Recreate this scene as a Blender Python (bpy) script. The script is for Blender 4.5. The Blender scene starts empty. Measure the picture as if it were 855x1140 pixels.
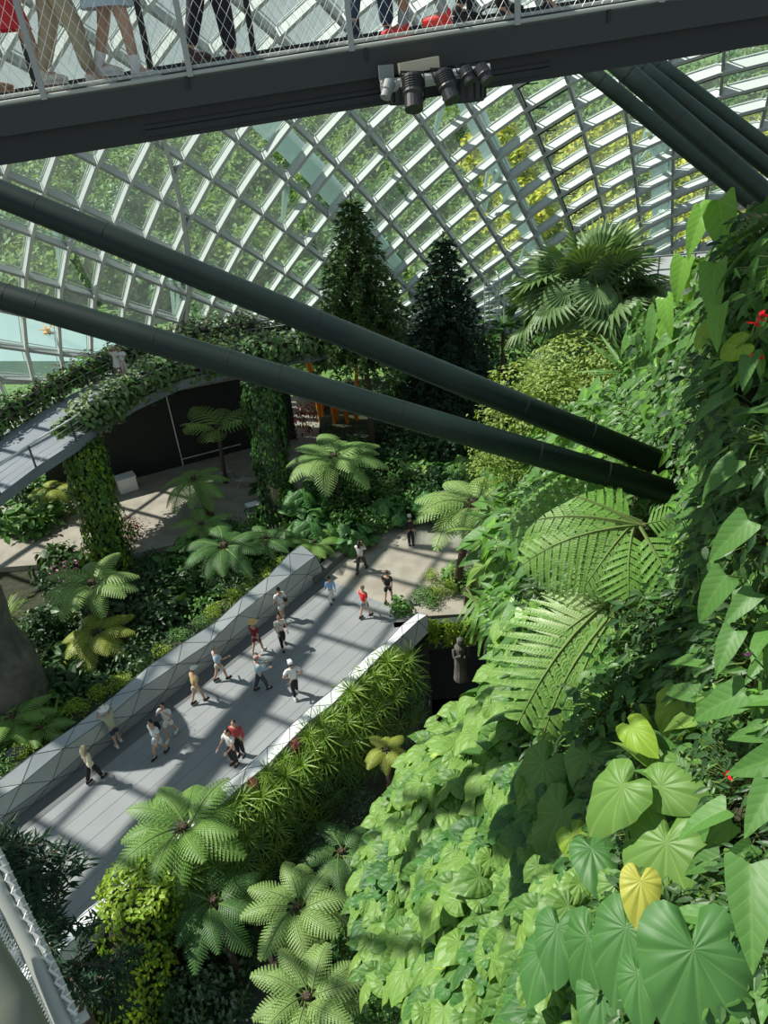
import bpy, bmesh, math, random
from mathutils import Vector, Matrix, noise
rnd = random.Random(7)
PI = math.pi
COL = bpy.context.scene.collection
sc = bpy.context.scene
# ------------------------------------------------------------------ camera
FPX = 823.0; PITCH = math.radians(31.3); ROLL = math.radians(5); CZ = 21.5
CAM = Vector((0, 0, CZ))
vF = Vector((0, math.cos(PITCH), -math.sin(PITCH)))
_r = Vector((1, 0, 0)); _u = Vector((0, math.sin(PITCH), math.cos(PITCH)))
vR = math.cos(ROLL)*_r - math.sin(ROLL)*_u
vU = math.sin(ROLL)*_r + math.cos(ROLL)*_u
cam = bpy.data.cameras.new('camera'); co = bpy.data.objects.new('camera', cam); COL.objects.link(co)
cam.sensor_fit = 'VERTICAL'; cam.sensor_height = 36.0; cam.lens = 36.0*FPX/1140.0
cam.clip_start = 0.05; cam.clip_end = 2000
co.matrix_world = Matrix(((vR.x, vU.x, -vF.x, CAM.x), (vR.y, vU.y, -vF.y, CAM.y), (vR.z, vU.z, -vF.z, CAM.z), (0, 0, 0, 1)))
sc.camera = co
# ------------------------------------------------------------------ light
SUNV = Vector((-0.60, 0.18, 0.79)).normalized()          # towards the sun
sl = bpy.data.lights.new('sun', 'SUN'); sl.energy = 6.0; sl.angle = math.radians(0.6); sl.color = (1.0, 0.96, 0.88)
so = bpy.data.objects.new('sun', sl); COL.objects.link(so)
so.rotation_euler = SUNV.to_track_quat('Z', 'Y').to_euler()
w = bpy.data.worlds.new('sky'); sc.world = w; w.use_nodes = True
nt = w.node_tree; nt.nodes.clear()
wo = nt.nodes.new('ShaderNodeOutputWorld'); bg = nt.nodes.new('ShaderNodeBackground')
tc = nt.nodes.new('ShaderNodeTexCoord'); sx = nt.nodes.new('ShaderNodeSeparateXYZ'); cr = nt.nodes.new('ShaderNodeValToRGB')
nt.links.new(tc.outputs['Generated'], sx.inputs[0]); nt.links.new(sx.outputs['Z'], cr.inputs[0])
cr.color_ramp.elements[0].position = 0.0; cr.color_ramp.elements[0].color = (0.78, 0.88, 0.86, 1)
cr.color_ramp.elements[1].position = 0.7; cr.color_ramp.elements[1].color = (0.5, 0.66, 0.82, 1)
nt.links.new(cr.outputs[0], bg.inputs[0]); bg.inputs[1].default_value = 0.5
nt.links.new(bg.outputs[0], wo.inputs[0])
sc.view_settings.view_transform = 'Standard'; sc.view_settings.look = 'None'
sc.view_settings.gamma = 1.0; sc.view_settings.use_curve_mapping = False
sc.view_settings.exposure = 0.0
# ------------------------------------------------------------------ helpers
def ray(px, py):
    return (vF*FPX + vR*(px-427.5) - vU*(py-570)).normalized()
def atz(px, py, z=0.0):
    d = ray(px, py); return CAM + d*((z-CZ)/d.z)
def aty(px, py, Y):
    d = ray(px, py); return CAM + d*(Y/d.y)
def atd(px, py, D): return CAM + ray(px, py)*D
def atw(px, py, wd):
    d = vF*FPX + vR*(px-427.5) - vU*(py-570); return CAM + d*(wd/FPX)
def link(o, parent=None, label=None, cat=None, group=None, kind=None):
    if o.name not in COL.objects: COL.objects.link(o)
    if parent is not None: o.parent = parent
    if label: o['label'] = label
    if cat: o['category'] = cat
    if group: o['group'] = group
    if kind: o['kind'] = kind
    return o
def empty(name, loc, rz=0, label=None, cat=None, group=None):
    o = bpy.data.objects.new(name, None); o.empty_display_size = 0.2
    o.location = loc; o.rotation_euler = (0, 0, rz)
    return link(o, None, label, cat, group)
def inst(name, mesh, M=None, parent=None, **kw):
    o = bpy.data.objects.new(name, mesh)
    if M is not None: o.matrix_local = M
    return link(o, parent, **kw)
class MB:
    def __init__(s): s.v = []; s.f = []; s.m = []; s.uv = []; s.hasuv = False
    def add(s, vs, fs, mi=0, uvs=None):
        b = len(s.v); s.v += [tuple(p) for p in vs]; s.f += [tuple(i+b for i in f) for f in fs]; s.m += [mi]*len(fs)
        if uvs: s.uv += uvs; s.hasuv = True
        else: s.uv += [(0, 0)]*len(vs)
    def box(s, c, size, R=None, mi=0):
        x, y, z = (a/2 for a in size); c = Vector(c); vs = []
        for p in ((-x,-y,-z),(x,-y,-z),(x,y,-z),(-x,y,-z),(-x,-y,z),(x,-y,z),(x,y,z),(-x,y,z)):
            p = Vector(p)
            if R is not None: p = R @ p
            vs.append(c+p)
        s.add(vs, [(0,3,2,1),(4,5,6,7),(0,1,5,4),(1,2,6,5),(2,3,7,6),(3,0,4,7)], mi)
    def bar(s, a, b, wd, dp, n, mi=0, ext=0.0):       # box from a to b; wd across, dp along n
        a = Vector(a); b = Vector(b); d = (b-a)
        if d.length < 1e-6: return
        L = d.length; d.normalize(); n = Vector(n); n = (n - d*n.dot(d)).normalized(); t = d.cross(n)
        R = Matrix((d, t, n)).transposed()
        s.box((a+b)/2, (L+ext*2, wd, dp), R, mi)
    def tube(s, pts, r, seg=8, mi=0, caps=True):
        pts = [Vector(p) for p in pts]; n = len(pts)
        rs = r if isinstance(r, (list, tuple)) else [r]*n
        up = Vector((0, 0, 1)); vs = []; fs = []; prev = None
        for i in range(n):
            d = (pts[min(i+1, n-1)]-pts[max(i-1, 0)])
            d = d.normalized() if d.length > 1e-9 else Vector((0,0,1))
            if prev is None:
                a = up if abs(d.z) < .95 else Vector((1, 0, 0)); x = d.cross(a).normalized()
            else:
                x = (prev - d*prev.dot(d)); x = x.normalized() if x.length > 1e-6 else d.orthogonal().normalized()
            prev = x; y = d.cross(x)
            for k in range(seg):
                t = 2*PI*k/seg; vs.append(pts[i] + (x*math.cos(t)+y*math.sin(t))*rs[i])
        for i in range(n-1):
            for k in range(seg):
                k2 = (k+1) % seg; fs.append((i*seg+k, i*seg+k2, (i+1)*seg+k2, (i+1)*seg+k))
        if caps:
            fs.append(tuple(reversed(range(seg)))); fs.append(tuple((n-1)*seg+k for k in range(seg)))
        s.add(vs, fs, mi)
    def blob(s, c, r, mi=0, seg=10, rings=7, R=None, jit=0):
        r = r if isinstance(r, (list, tuple)) else (r, r, r); c = Vector(c); vs = []; fs = []
        for i in range(rings+1):
            ph = PI*i/rings
            for k in range(seg):
                t = 2*PI*k/seg; p = Vector((math.sin(ph)*math.cos(t), math.sin(ph)*math.sin(t), math.cos(ph)))
                if jit: p *= 1+jit*noise.noise(p*2.3+c)
                p = Vector((p.x*r[0], p.y*r[1], p.z*r[2]))
                if R is not None: p = R @ p
                vs.append(c+p)
        for i in range(rings):
            for k in range(seg):
                k2 = (k+1) % seg; fs.append((i*seg+k, (i+1)*seg+k, (i+1)*seg+k2, i*seg+k2))
        s.add(vs, fs, mi)
    def mesh(s, name, mats, smooth=False):
        me = bpy.data.meshes.new(name); me.from_pydata(s.v, [], s.f)
        for m in (mats if isinstance(mats, (list, tuple)) else [mats]): me.materials.append(m)
        me.polygons.foreach_set('material_index', s.m)
        if s.hasuv:
            ul = me.uv_layers.new(name='UVMap'); li = [0]*len(me.loops); me.loops.foreach_get('vertex_index', li)
            flat = []
            for i in li: flat += s.uv[i]
            ul.data.foreach_set('uv', flat)
        if smooth: me.polygons.foreach_set('use_smooth', [True]*len(me.polygons))
        me.update(); return me
    def obj(s, name, mats, parent=None, smooth=False, **kw):
        return inst(name, s.mesh(name, mats, smooth), None, parent, **kw)
def frame(p, zdir, ydir, sc_=1.0):
    z = Vector(zdir).normalized(); y = Vector(ydir); y = y - z*y.dot(z)
    if y.length < 1e-4: y = z.orthogonal()
    y.normalize(); x = y.cross(z)
    M = Matrix((x, y, z)).transposed().to_4x4()
    return Matrix.Translation(p) @ M @ Matrix.Scale(sc_, 4)
# ------------------------------------------------------------------ materials
def mat(name, col, rough=0.6, metal=0.0, noise_amt=0.0, nscale=4.0, col2=None, bump=0.0, spec=0.5, coat=0):
    m = bpy.data.materials.new(name); m.use_nodes = True; n = m.node_tree.nodes; l = m.node_tree.links
    b = n['Principled BSDF']; b.inputs['Base Color'].default_value = (*col, 1); b.inputs['Roughness'].default_value = rough
    b.inputs['Metallic'].default_value = metal; b.inputs['Specular IOR Level'].default_value = spec
    if col2 is not None or bump:
        t = n.new('ShaderNodeTexCoord'); x = n.new('ShaderNodeTexNoise'); x.inputs['Scale'].default_value = nscale; x.inputs['Detail'].default_value = 6
        l.new(t.outputs['Object'], x.inputs['Vector'])
        if col2 is not None:
            r = n.new('ShaderNodeValToRGB'); r.color_ramp.elements[0].position = .35; r.color_ramp.elements[1].position = .65
            r.color_ramp.elements[0].color = (*col, 1); r.color_ramp.elements[1].color = (*col2, 1)
            l.new(x.outputs['Fac'], r.inputs[0]); l.new(r.outputs[0], b.inputs['Base Color'])
        if bump:
            bp = n.new('ShaderNodeBump'); bp.inputs['Strength'].default_value = bump; bp.inputs['Distance'].default_value = .05
            l.new(x.outputs['Fac'], bp.inputs['Height']); l.new(bp.outputs[0], b.inputs['Normal'])
    return m
def leafmat(name, c1, c2, vein=None, transl=0.3, rough=0.42, c3=None, veins=13.0, spec=.5):
    m = bpy.data.materials.new(name); m.use_nodes = True; n = m.node_tree.nodes; l = m.node_tree.links
    b = n['Principled BSDF']; b.inputs['Roughness'].default_value = rough; b.inputs['Specular IOR Level'].default_value = spec
    g = n.new('ShaderNodeNewGeometry'); r = n.new('ShaderNodeValToRGB')
    e = r.color_ramp.elements; e[0].position = 0; e[0].color = (*c1, 1); e[1].position = 0.93 if c3 else 1; e[1].color = (*c2, 1)
    if c3: k = e.new(0.99); k.color = (*c3, 1)
    l.new(g.outputs['Random Per Island'], r.inputs[0]); col = r.outputs[0]
    if vein:
        uv = n.new('ShaderNodeUVMap'); s = n.new('ShaderNodeSeparateXYZ'); l.new(uv.outputs[0], s.inputs[0])
        a = n.new('ShaderNodeMath'); a.operation = 'ABSOLUTE'; l.new(s.outputs['X'], a.inputs[0])
        if vein == 'radial':
            t = n.new('ShaderNodeMath'); t.operation = 'ARCTAN2'; l.new(a.outputs[0], t.inputs[0]); l.new(s.outputs['Y'], t.inputs[1])
            h = t.outputs[0]; sc1 = veins
        else:
            t = n.new('ShaderNodeMath'); t.operation = 'MULTIPLY_ADD'; l.new(a.outputs[0], t.inputs[0]); t.inputs[1].default_value = -1.1; l.new(s.outputs['Y'], t.inputs[2])
            h = t.outputs[0]; sc1 = veins*4.5
        q = n.new('ShaderNodeMath'); q.operation = 'MULTIPLY'; l.new(h, q.inputs[0]); q.inputs[1].default_value = sc1
        cs = n.new('ShaderNodeMath'); cs.operation = 'COSINE'; l.new(q.outputs[0], cs.inputs[0])
        pw = n.new('ShaderNodeMapRange'); pw.inputs['From Min'].default_value = .9; pw.inputs['From Max'].default_value = 1; l.new(cs.outputs[0], pw.inputs['Value'])
        md = n.new('ShaderNodeMapRange'); md.inputs['From Min'].default_value = .025; md.inputs['From Max'].default_value = .0; l.new(a.outputs[0], md.inputs['Value'])
        mx = n.new('ShaderNodeMath'); mx.operation = 'MAXIMUM'; l.new(pw.outputs[0], mx.inputs[0]); l.new(md.outputs[0], mx.inputs[1])
        fm = n.new('ShaderNodeMath'); fm.operation = 'MULTIPLY'; l.new(mx.outputs[0], fm.inputs[0]); fm.inputs[1].default_value = .3
        mm = n.new('ShaderNodeMix'); mm.data_type = 'RGBA'; l.new(fm.outputs[0], mm.inputs['Factor']); l.new(col, mm.inputs['A'])
        mm.inputs['B'].default_value = (min(1, c2[0]*1.7+.05), min(1, c2[1]*1.35+.05), c2[2]*1.5+.03, 1); col = mm.outputs['Result']
        bp = n.new('ShaderNodeBump'); bp.inputs['Strength'].default_value = .28 if vein == 'radial' else .06; bp.inputs['Distance'].default_value = .02; bp.invert = True
        l.new(cs.outputs[0], bp.inputs['Height']); l.new(bp.outputs[0], b.inputs['Normal'])
    l.new(col, b.inputs['Base Color'])
    if transl:
        tr = n.new('ShaderNodeBsdfTranslucent'); mx2 = n.new('ShaderNodeMixShader'); mx2.inputs[0].default_value = transl
        gm = n.new('ShaderNodeMix'); gm.data_type = 'RGBA'; gm.blend_type = 'MULTIPLY'; gm.inputs['Factor'].default_value = 1
        l.new(col, gm.inputs['A']); gm.inputs['B'].default_value = (1.5, 1.35, .35, 1); l.new(gm.outputs['Result'], tr.inputs[0])
        l.new(b.outputs[0], mx2.inputs[1]); l.new(tr.outputs[0], mx2.inputs[2]); l.new(mx2.outputs[0], n['Material Output'].inputs[0])
    return m
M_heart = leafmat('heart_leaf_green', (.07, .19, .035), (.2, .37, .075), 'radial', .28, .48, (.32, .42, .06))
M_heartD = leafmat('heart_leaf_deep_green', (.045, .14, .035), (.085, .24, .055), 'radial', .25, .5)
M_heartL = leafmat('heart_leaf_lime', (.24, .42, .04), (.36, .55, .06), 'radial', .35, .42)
M_yellow = leafmat('yellowed_leaf', (.42, .46, .06), (.52, .52, .1), 'radial', .3, .5)
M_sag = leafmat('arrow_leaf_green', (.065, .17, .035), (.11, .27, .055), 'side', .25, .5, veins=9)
M_sagL = leafmat('arrow_leaf_bright', (.14, .36, .05), (.22, .46, .07), 'side', .35, .35, veins=9)
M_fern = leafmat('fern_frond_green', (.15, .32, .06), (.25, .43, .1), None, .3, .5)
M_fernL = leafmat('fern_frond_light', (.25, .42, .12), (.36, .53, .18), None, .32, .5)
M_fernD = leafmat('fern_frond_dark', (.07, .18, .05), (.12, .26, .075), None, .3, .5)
M_fernY = leafmat('fern_frond_yellow', (.3, .4, .06), (.45, .5, .09), None, .3, .5)
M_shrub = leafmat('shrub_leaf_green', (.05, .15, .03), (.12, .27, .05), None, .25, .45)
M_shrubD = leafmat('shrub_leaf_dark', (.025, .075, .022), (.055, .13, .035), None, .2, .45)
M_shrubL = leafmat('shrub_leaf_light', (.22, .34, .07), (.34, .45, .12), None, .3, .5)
M_shrubY = leafmat('shrub_leaf_lime', (.18, .34, .025), (.34, .46, .04), None, .3, .45)
M_shrubB = leafmat('shrub_leaf_blue_green', (.07, .15, .08), (.13, .22, .11), None, .2, .5)
M_red = leafmat('red_purple_leaf', (.16, .02, .035), (.3, .05, .07), None, .2, .45)
M_strap = leafmat('strap_leaf', (.12, .26, .035), (.3, .44, .07), None, .3, .35)
M_conif = leafmat('conifer_needles', (.045, .11, .03), (.11, .19, .05), None, .1, .6)
M_conifD = leafmat('conifer_needles_dark', (.015, .05, .025), (.035, .09, .04), None, .1, .6)
M_palm = leafmat('fan_palm_leaf', (.07, .15, .05), (.14, .24, .08), None, .15, .5)
M_out = leafmat('outside_tree_leaf', (.1, .2, .04), (.26, .4, .08), None, .3, .6)
M_outY = leafmat('outside_flowering_tree_leaf', (.26, .38, .04), (.7, .65, .05), None, .2, .6)
M_pink = mat('pink_petal', (.75, .25, .5), .5); M_redf = mat('red_spathe', (.7, .01, .02), .25)
M_stem = mat('stem_green', (.13, .2, .05), .6); M_bark = mat('bark', (.07, .045, .03), .9, col2=(.13, .09, .06), nscale=14, bump=.6)
M_barkG = mat('grey_bark', (.16, .15, .12), .9, col2=(.09, .09, .07), nscale=12, bump=.6)
M_soil = mat('soil', (.018, .02, .012), .95, col2=(.035, .035, .02), nscale=1.5, bump=.5)
M_moss = mat('mossy_ground', (.02, .03, .012), .95, col2=(.05, .05, .025), nscale=2.5, bump=.8)
M_white = mat('white_painted_steel', (.6, .63, .61), .5); M_greyst = mat('grey_steel', (.36, .38, .37), .5)
M_dgreen = mat('dark_green_painted_steel', (.01, .026, .021), .5, col2=(.015, .033, .026), nscale=1.5, spec=.35)
M_dark = mat('dark_grey_steel', (.03, .037, .036), .5); M_darker = mat('near_black_steel', (.012, .016, .016), .55)
M_black = mat('matt_black_panel', (.012, .015, .013), .7, col2=(.017, .02, .018), nscale=.6)
M_conc = mat('pale_concrete', (.36, .34, .28), .85, col2=(.27, .25, .2), nscale=1.1, bump=.1)
M_deck = mat('grey_deck_boards', (.23, .25, .255), .7, col2=(.265, .285, .285), nscale=.7)
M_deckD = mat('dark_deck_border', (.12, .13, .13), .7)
M_facet = mat('folded_metal_panel', (.36, .40, .40), .38, .35, col2=(.42, .46, .45), nscale=.8)
M_facetW = mat('pale_folded_metal_panel', (.66, .7, .7), .45, .1)
M_joint = mat('dark_joint', (.05, .055, .055), .7)
M_rock = mat('weathered_rock', (.07, .075, .06), .95, col2=(.16, .15, .12), nscale=1.6, bump=1)
M_tubegrey = mat('pale_grey_tube', (.42, .45, .41), .45); M_wire = mat('stainless_wire', (.75, .78, .76), .35, .2)
M_rail = mat('dark_handrail', (.05, .055, .055), .4); M_water = mat('dark_water', (.004, .006, .006), .08)
M_orange = mat('orange_glazed', (.85, .28, .02), .35)
# ------------------------------------------------------------------ glass dome (the setting)
EC = Vector((3, 2, -5)); EA = 56.0; EZ = 44.0
def hit(o, d, off=0.0):
    a = EA+off; c = EZ+off; o = o-EC
    s = Vector((1/a, 1/a, 1/c)); O = Vector((o.x*s.x, o.y*s.y, o.z*s.z)); D = Vector((d.x*s.x, d.y*s.y, d.z*s.z))
    A = D.dot(D); B = O.dot(D); Cc = O.dot(O)-1; t = (-B+math.sqrt(B*B-A*Cc))/A
    return EC+o+d*t
def enorm(p):
    q = p-EC; return Vector((q.x/EA**2, q.y/EA**2, q.z/EZ**2)).normalized()
GC = [[448.1,189.3],[127.0,158.7],[-38.4,-27.1],[7.5,-3.8],[209.1,-204.6],[-51.4,83.9],[12.7,7.7],[72.5,-6.5],[-49.2,-33.6],[11.5,28.0]]
def gpx(i, k):
    a_ = (i-6)/6; b_ = (k-9)/7; x = y = 0; q = 0
    for a in range(4):
        for b in range(4-a):
            t = a_**a * b_**b; x += GC[q][0]*t; y += GC[q][1]*t; q += 1
    return x, y
nodes = {}
for i in range(-9, 19):
    for k in range(-9, 24):
        x, y = gpx(i, k)
        if -110 < x < 965 and -130 < y < 520:
            p = hit(CAM, ray(x, y))
            if p.z > -.6: nodes[(i, k)] = p
# keep only the part of the lattice that is still regular
def okc(i, k):
    try: p, q, r, s = nodes[(i,k)], nodes[(i+1,k)], nodes[(i+1,k+1)], nodes[(i,k+1)]
    except KeyError: return False
    a = Vector(gpx(i+1,k))-Vector(gpx(i,k)); b = Vector(gpx(i,k+1))-Vector(gpx(i,k))
    return a.x*b.y-a.y*b.x > 40
gl = MB(); wb = MB(); gb = MB(); dl = MB(); fr = MB(); doneW = set(); doneG = set()
def barW(i, k):
    if (i, k) in doneW or (i+1, k) not in nodes or (i, k) not in nodes: return
    doneW.add((i, k)); a, b = nodes[(i,k)], nodes[(i+1,k)]; n = enorm((a+b)/2); wb.bar(a-n*.25, b-n*.2, .2, .68, n, ext=.05)
def barG(i, k):
    if (i, k) in doneG or (i, k+1) not in nodes or (i, k) not in nodes: return
    doneG.add((i, k)); a, b = nodes[(i,k)], nodes[(i,k+1)]; n = enorm((a+b)/2); gb.bar(a-n*.2, b-n*.2, .18 if i < 9 else .16, .62, n, ext=.05)
for (i, k) in list(nodes):
    if not okc(i, k): continue
    c = [nodes[(i,k)], nodes[(i+1,k)], nodes[(i+1,k+1)], nodes[(i,k+1)]]
    gl.add([p+enorm(p)*.12 for p in c], [(0,1,2,3)])
    barW(i, k); barW(i, k+1); barG(i, k); barG(i+1, k)
    m = sum(c, Vector())/4; ins = [p+(m-p).normalized()*.3 for p in c]
    for q in range(4):
        a, b = ins[q], ins[(q+1) % 4]; fr.bar(a+enorm(m)*.1, b+enorm(m)*.1, .05, .05, enorm(m))
    if i in (9, 12, 13):
        n = enorm(m)
        for f in (.12, .2):
            a = c[0].lerp(c[3], f)-n*.35; b = c[1].lerp(c[2], f)-n*.35; dl.tube([a, b], .045, 4)
    if i == 9:
        dl.tube([c[0]-enorm(m)*.4, c[0].lerp(c[2], .45)-enorm(m)*.3], .035, 4)
        dl.tube([c[0].lerp(c[1], .06)-enorm(m)*.4, c[3].lerp(c[2], .06)-enorm(m)*.4], .05, 4)
mg = bpy.data.materials.new('dome_glass'); mg.use_nodes = True; n = mg.node_tree.nodes; l = mg.node_tree.links; n.clear()
o_ = n.new('ShaderNodeOutputMaterial'); t1 = n.new('ShaderNodeBsdfTransparent'); t1.inputs[0].default_value = (.88, .98, .94, 1)
g1 = n.new('ShaderNodeBsdfGlossy'); g1.inputs['Roughness'].default_value = .03; df = n.new('ShaderNodeBsdfTranslucent'); df.inputs[0].default_value = (.8, .95, .93, 1)
m1 = n.new('ShaderNodeMixShader'); m1.inputs[0].default_value = .06; m2 = n.new('ShaderNodeMixShader'); m2.inputs[0].default_value = .07
l.new(t1.outputs[0], m1.inputs[1]); l.new(df.outputs[0], m1.inputs[2]); l.new(m1.outputs[0], m2.inputs[1]); l.new(g1.outputs[0], m2.inputs[2]); l.new(m2.outputs[0], o_.inputs[0])
gl.obj('window_1', mg, kind='structure')
wb.obj('trim_1', M_white, kind='structure'); gb.obj('trim_2', M_greyst, kind='structure')
dl.obj('trim_3', M_dark, kind='structure'); fr.obj('trim_4', mat('pale_glazing_edge', (.55, .62, .58), .5), kind='structure')
# unseen dome ribs added overhead, laid out to cast shadow bands on the walkway
rf = MB()
def vis(p):
    v = p-CAM; w_ = v.dot(vF)
    if w_ <= 0: return False
    x = 427.5+FPX*v.dot(vR)/w_; y = 570-FPX*v.dot(vU)/w_
    return -40 < x < 895 and -135 < y < 1200
def shadow_rib(a, b, wd, step=3.0):
    a = Vector(a); b = Vector(b); N = max(1, int((b-a).length/step)); last = None
    for q in range(N+1):
        p = hit(a.lerp(b, q/N), SUNV, .25)
        if last is not None and not vis(p) and not vis(last):
            nn = (p-last).cross(SUNV).cross(p-last)
            rf.bar(last, p, wd, .3, nn, ext=.1)
        last = p
d1 = (atz(320, 735)-atz(150, 940)).normalized(); d2 = (atz(425, 730)-atz(300, 690)).normalized()
c0 = atz(235, 840)
shadow_rib(c0-d1*16, c0+d1*6, 1.35); shadow_rib(c0+d1*6, c0+d1*30, .55)
perp = Vector((-d1.y, d1.x, 0))
for q in (-4, -3, -2, -1, 1, 2, 3, 4, 5, 6):
    s = c0+perp*(q*3.1); shadow_rib(s-d1*20, s+d1*34, .26 if q % 2 else .42)
for q in range(-7, 13):
    s = c0+d1*(q*2.45); shadow_rib(s-d2*24, s+d2*20, .3)
rf.obj('trim_shadow_ribs', M_white, kind='structure')
# pale external arches and raking props outside the glass
ex = MB()
def outpt(x, y, off): return hit(CAM, ray(x, y), off)
for line, wd in (([(250,90),(300,140),(345,185),(392,238),(440,300)], 1.5), ([(500,70),(525,120),(553,180),(582,240),(610,310)], 1.3), ([(735,120),(736,180),(737,240),(738,290)], 1.3), ([(0,320),(60,345),(130,372),(200,392)], .3)):
    P = [outpt(x, y, 3.0) for x, y in line]
    for a, b in zip(P, P[1:]): ex.bar(a, b, wd, .5, enorm(a), ext=.1)
for a, b, o1, o2 in (((317,205),(314,250),.2,3),((322,205),(314,250),.2,3),((492,110),(484,145),.2,3),((500,100),(484,150),.2,3),((545,180),(536,235),.2,3),((552,190),(538,240),.2,3),((590,260),(575,300),.2,3),((60,250),(68,305),.2,3),((66,250),(70,305),.2,3),((720,145),(708,180),.2,3),((735,150),(712,180),.2,3),((735,235),(722,265),.2,3),((738,235),(752,262),.2,3),((190,310),(194,350),.2,3),((200,310),(196,350),.2,3),((396,120),(401,160),.2,3)):
    ex.tube([outpt(*a, o1), outpt(*b, o2)], .13, 6)
ex.obj('trim_6', mat('pale_cyan_steel', (.62, .76, .76), .4), kind='structure')
# ------------------------------------------------------------------ ground outside
def plane(name, pts, m, **kw):
    b = MB(); b.add(pts, [tuple(range(len(pts)))]); return b.obj(name, m, kind='structure', **kw)
M_grass = mat('lawn', (.09, .2, .04), .9, col2=(.14, .26, .06), nscale=.08)
b = MB(); NX = 28
vs = []; fs = []
for j in range(15):
    for i in range(NX+1):
        Y = 55+j*j*1.9+j*4; X = (i/NX-.5)*2*(70+Y*.9); z = -1.2+max(0, Y-120)*.035+noise.noise(Vector((X*.02, Y*.02, 0)))*2*(Y > 90)
        vs.append((X, Y, z))
for j in range(14):
    for i in range(NX): q = j*(NX+1)+i; fs.append((q, q+1, q+NX+2, q+NX+1))
b.add(vs, fs); b.obj('floor_lawn', M_grass, kind='structure')
plane('floor_lower', [(-60,-8,-5.2), (50,-8,-5.2), (50,62,-5.2), (-60,62,-5.2)], M_soil)
# ------------------------------------------------------------------ walkway, plaza, garden beds
UP = Vector((0, 0, 1))
A0 = Vector((-13.1, 17.8, 0)); A1 = Vector((-3.7, 29.2, 0)); dd = (A1-A0).normalized(); A_ = A0-dd*9
B0 = atz(110, 990, 1.0); B1 = atz(350, 775, 1.0); B2 = atz(455, 682, 1.0)
for v in (B0, B1, B2): v.z = 0
db = (B2-B0).normalized(); B_ = B0-db*9
def slab(name, poly, z1, z0, m, **kw):
    b = MB(); n = len(poly); vs = [(p[0], p[1], z1) for p in poly]+[(p[0], p[1], z0) for p in poly]
    b.add(vs, [tuple(range(n)), tuple(reversed(range(n, 2*n)))]+[((i+1) % n, i, n+i, n+(i+1) % n) for i in range(n)]); return b.obj(name, m, kind='structure', **kw)
A1e = A1+dd*.6; jn = atz(360, 648); 
slab('floor_walkway', [A_, B_, B0, B1, B2, B2+Vector((.3,.9,0)), A1e], 0, -.9, M_deck)
bd = MB()
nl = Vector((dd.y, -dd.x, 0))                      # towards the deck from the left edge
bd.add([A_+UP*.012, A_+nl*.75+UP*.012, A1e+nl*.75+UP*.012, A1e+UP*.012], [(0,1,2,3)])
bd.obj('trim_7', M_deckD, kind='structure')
bd = MB()
for q in range(34):
    for off in (0.,): 
        s = A_.lerp(A1e, q/34)
# faint board joints along the walkway
ln = MB()
for q in range(1, 9):
    f = q/9
    a = A_.lerp(B_, f); b2 = A1e.lerp(B2+Vector((.3,.9,0)), f); ln.bar(a+UP*.003, b2+UP*.003, .02, .01, UP)
ln.obj('trim_8', mat('deck_joint', (.22, .24, .24), .8), kind='structure')
K0 = atz(348, 648); K1 = atz(395, 605); K2 = atz(432, 584); K3 = atz(470, 572)
slab('floor_plaza', [A1e, B2+Vector((.3,.9,0)), B2+Vector((8.5,.6,0)), Vector((9,38,0)), Vector((K3.x,38,0)), K3, K2, K1, K0], -.01, -.8, M_conc)
kb = MB()
for a, b in ((K0, K1), (K1, K2), (K2, K3)): kb.bar(a+UP*.15, b+UP*.15, .5, .4, UP, ext=.1)
kb.obj('trim_9', M_deckD, kind='structure')
slab('floor_court', [(-34,33.6),(-15,33.0),(-9,34.6),(-3.5,34.6),(-2,39),(10,40),(16,52),(-34,56)], -.03, -.6, M_conc)
A2 = A1e+nl*0
slab('floor_garden_bed', [A_-nl*1.0, A1e-nl*1.0, K0-Vector((.6,0,0)), K2-Vector((.5,0,0)), (K3.x,39), (-4,39), (-9,34.6),(-15,33.0),(-34,33.6), (-34,28), (-24.5,27), (-21,22.5), (-21,18), (-22,12)], -.35, -5.2, M_moss)
slab('floor_planting_ground', [(-4,38.5),(26,38.5),(30,56),(-4,56)], .05, -.5, M_moss)
# retaining face below the plaza edge and the two mossy panels
rw = MB(); rw.box((4.6, B2.y+.75, -2.9), (9.6, .3, 4.2)); rw.obj('wall_under_plaza', M_black, kind='structure')
rw = MB(); rw.box((3.6, B2.y+.45, -.75), (7.2, .35, 1.5)); rw.obj('wall_plaza_front', mat('teal_grey_render', (.03, .05, .045), .6, col2=(.05, .07, .03), nscale=2), kind='structure')
rw = MB()
for a, b in ((B_, B0), (B0, B1), (B1, B2)):
    a = a+Vector((.75,-.65,0)); b = b+Vector((.75,-.65,0)); rw.add([a-UP*.2, b-UP*.2, b-UP*5.2, a-UP*5.2], [(0,3,2,1)])
rw.obj('wall_under_walkway', M_soil, kind='structure')
# lower path
LP = [atz(x, y, -5) for x, y in ((205,1180),(300,1180),(320,1060),(345,960),(330,900),(300,900),(285,960),(258,1060))]
slab('floor_lower_path', LP, -5.12, -5.3, mat('dark_wet_paving', (.09, .1, .1), .6))
# dark pool in the grotto
slab('floor_grotto_pool', [(-1,16),(8,16),(8,27),(0,27)], -5.15, -5.3, M_water)
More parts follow.
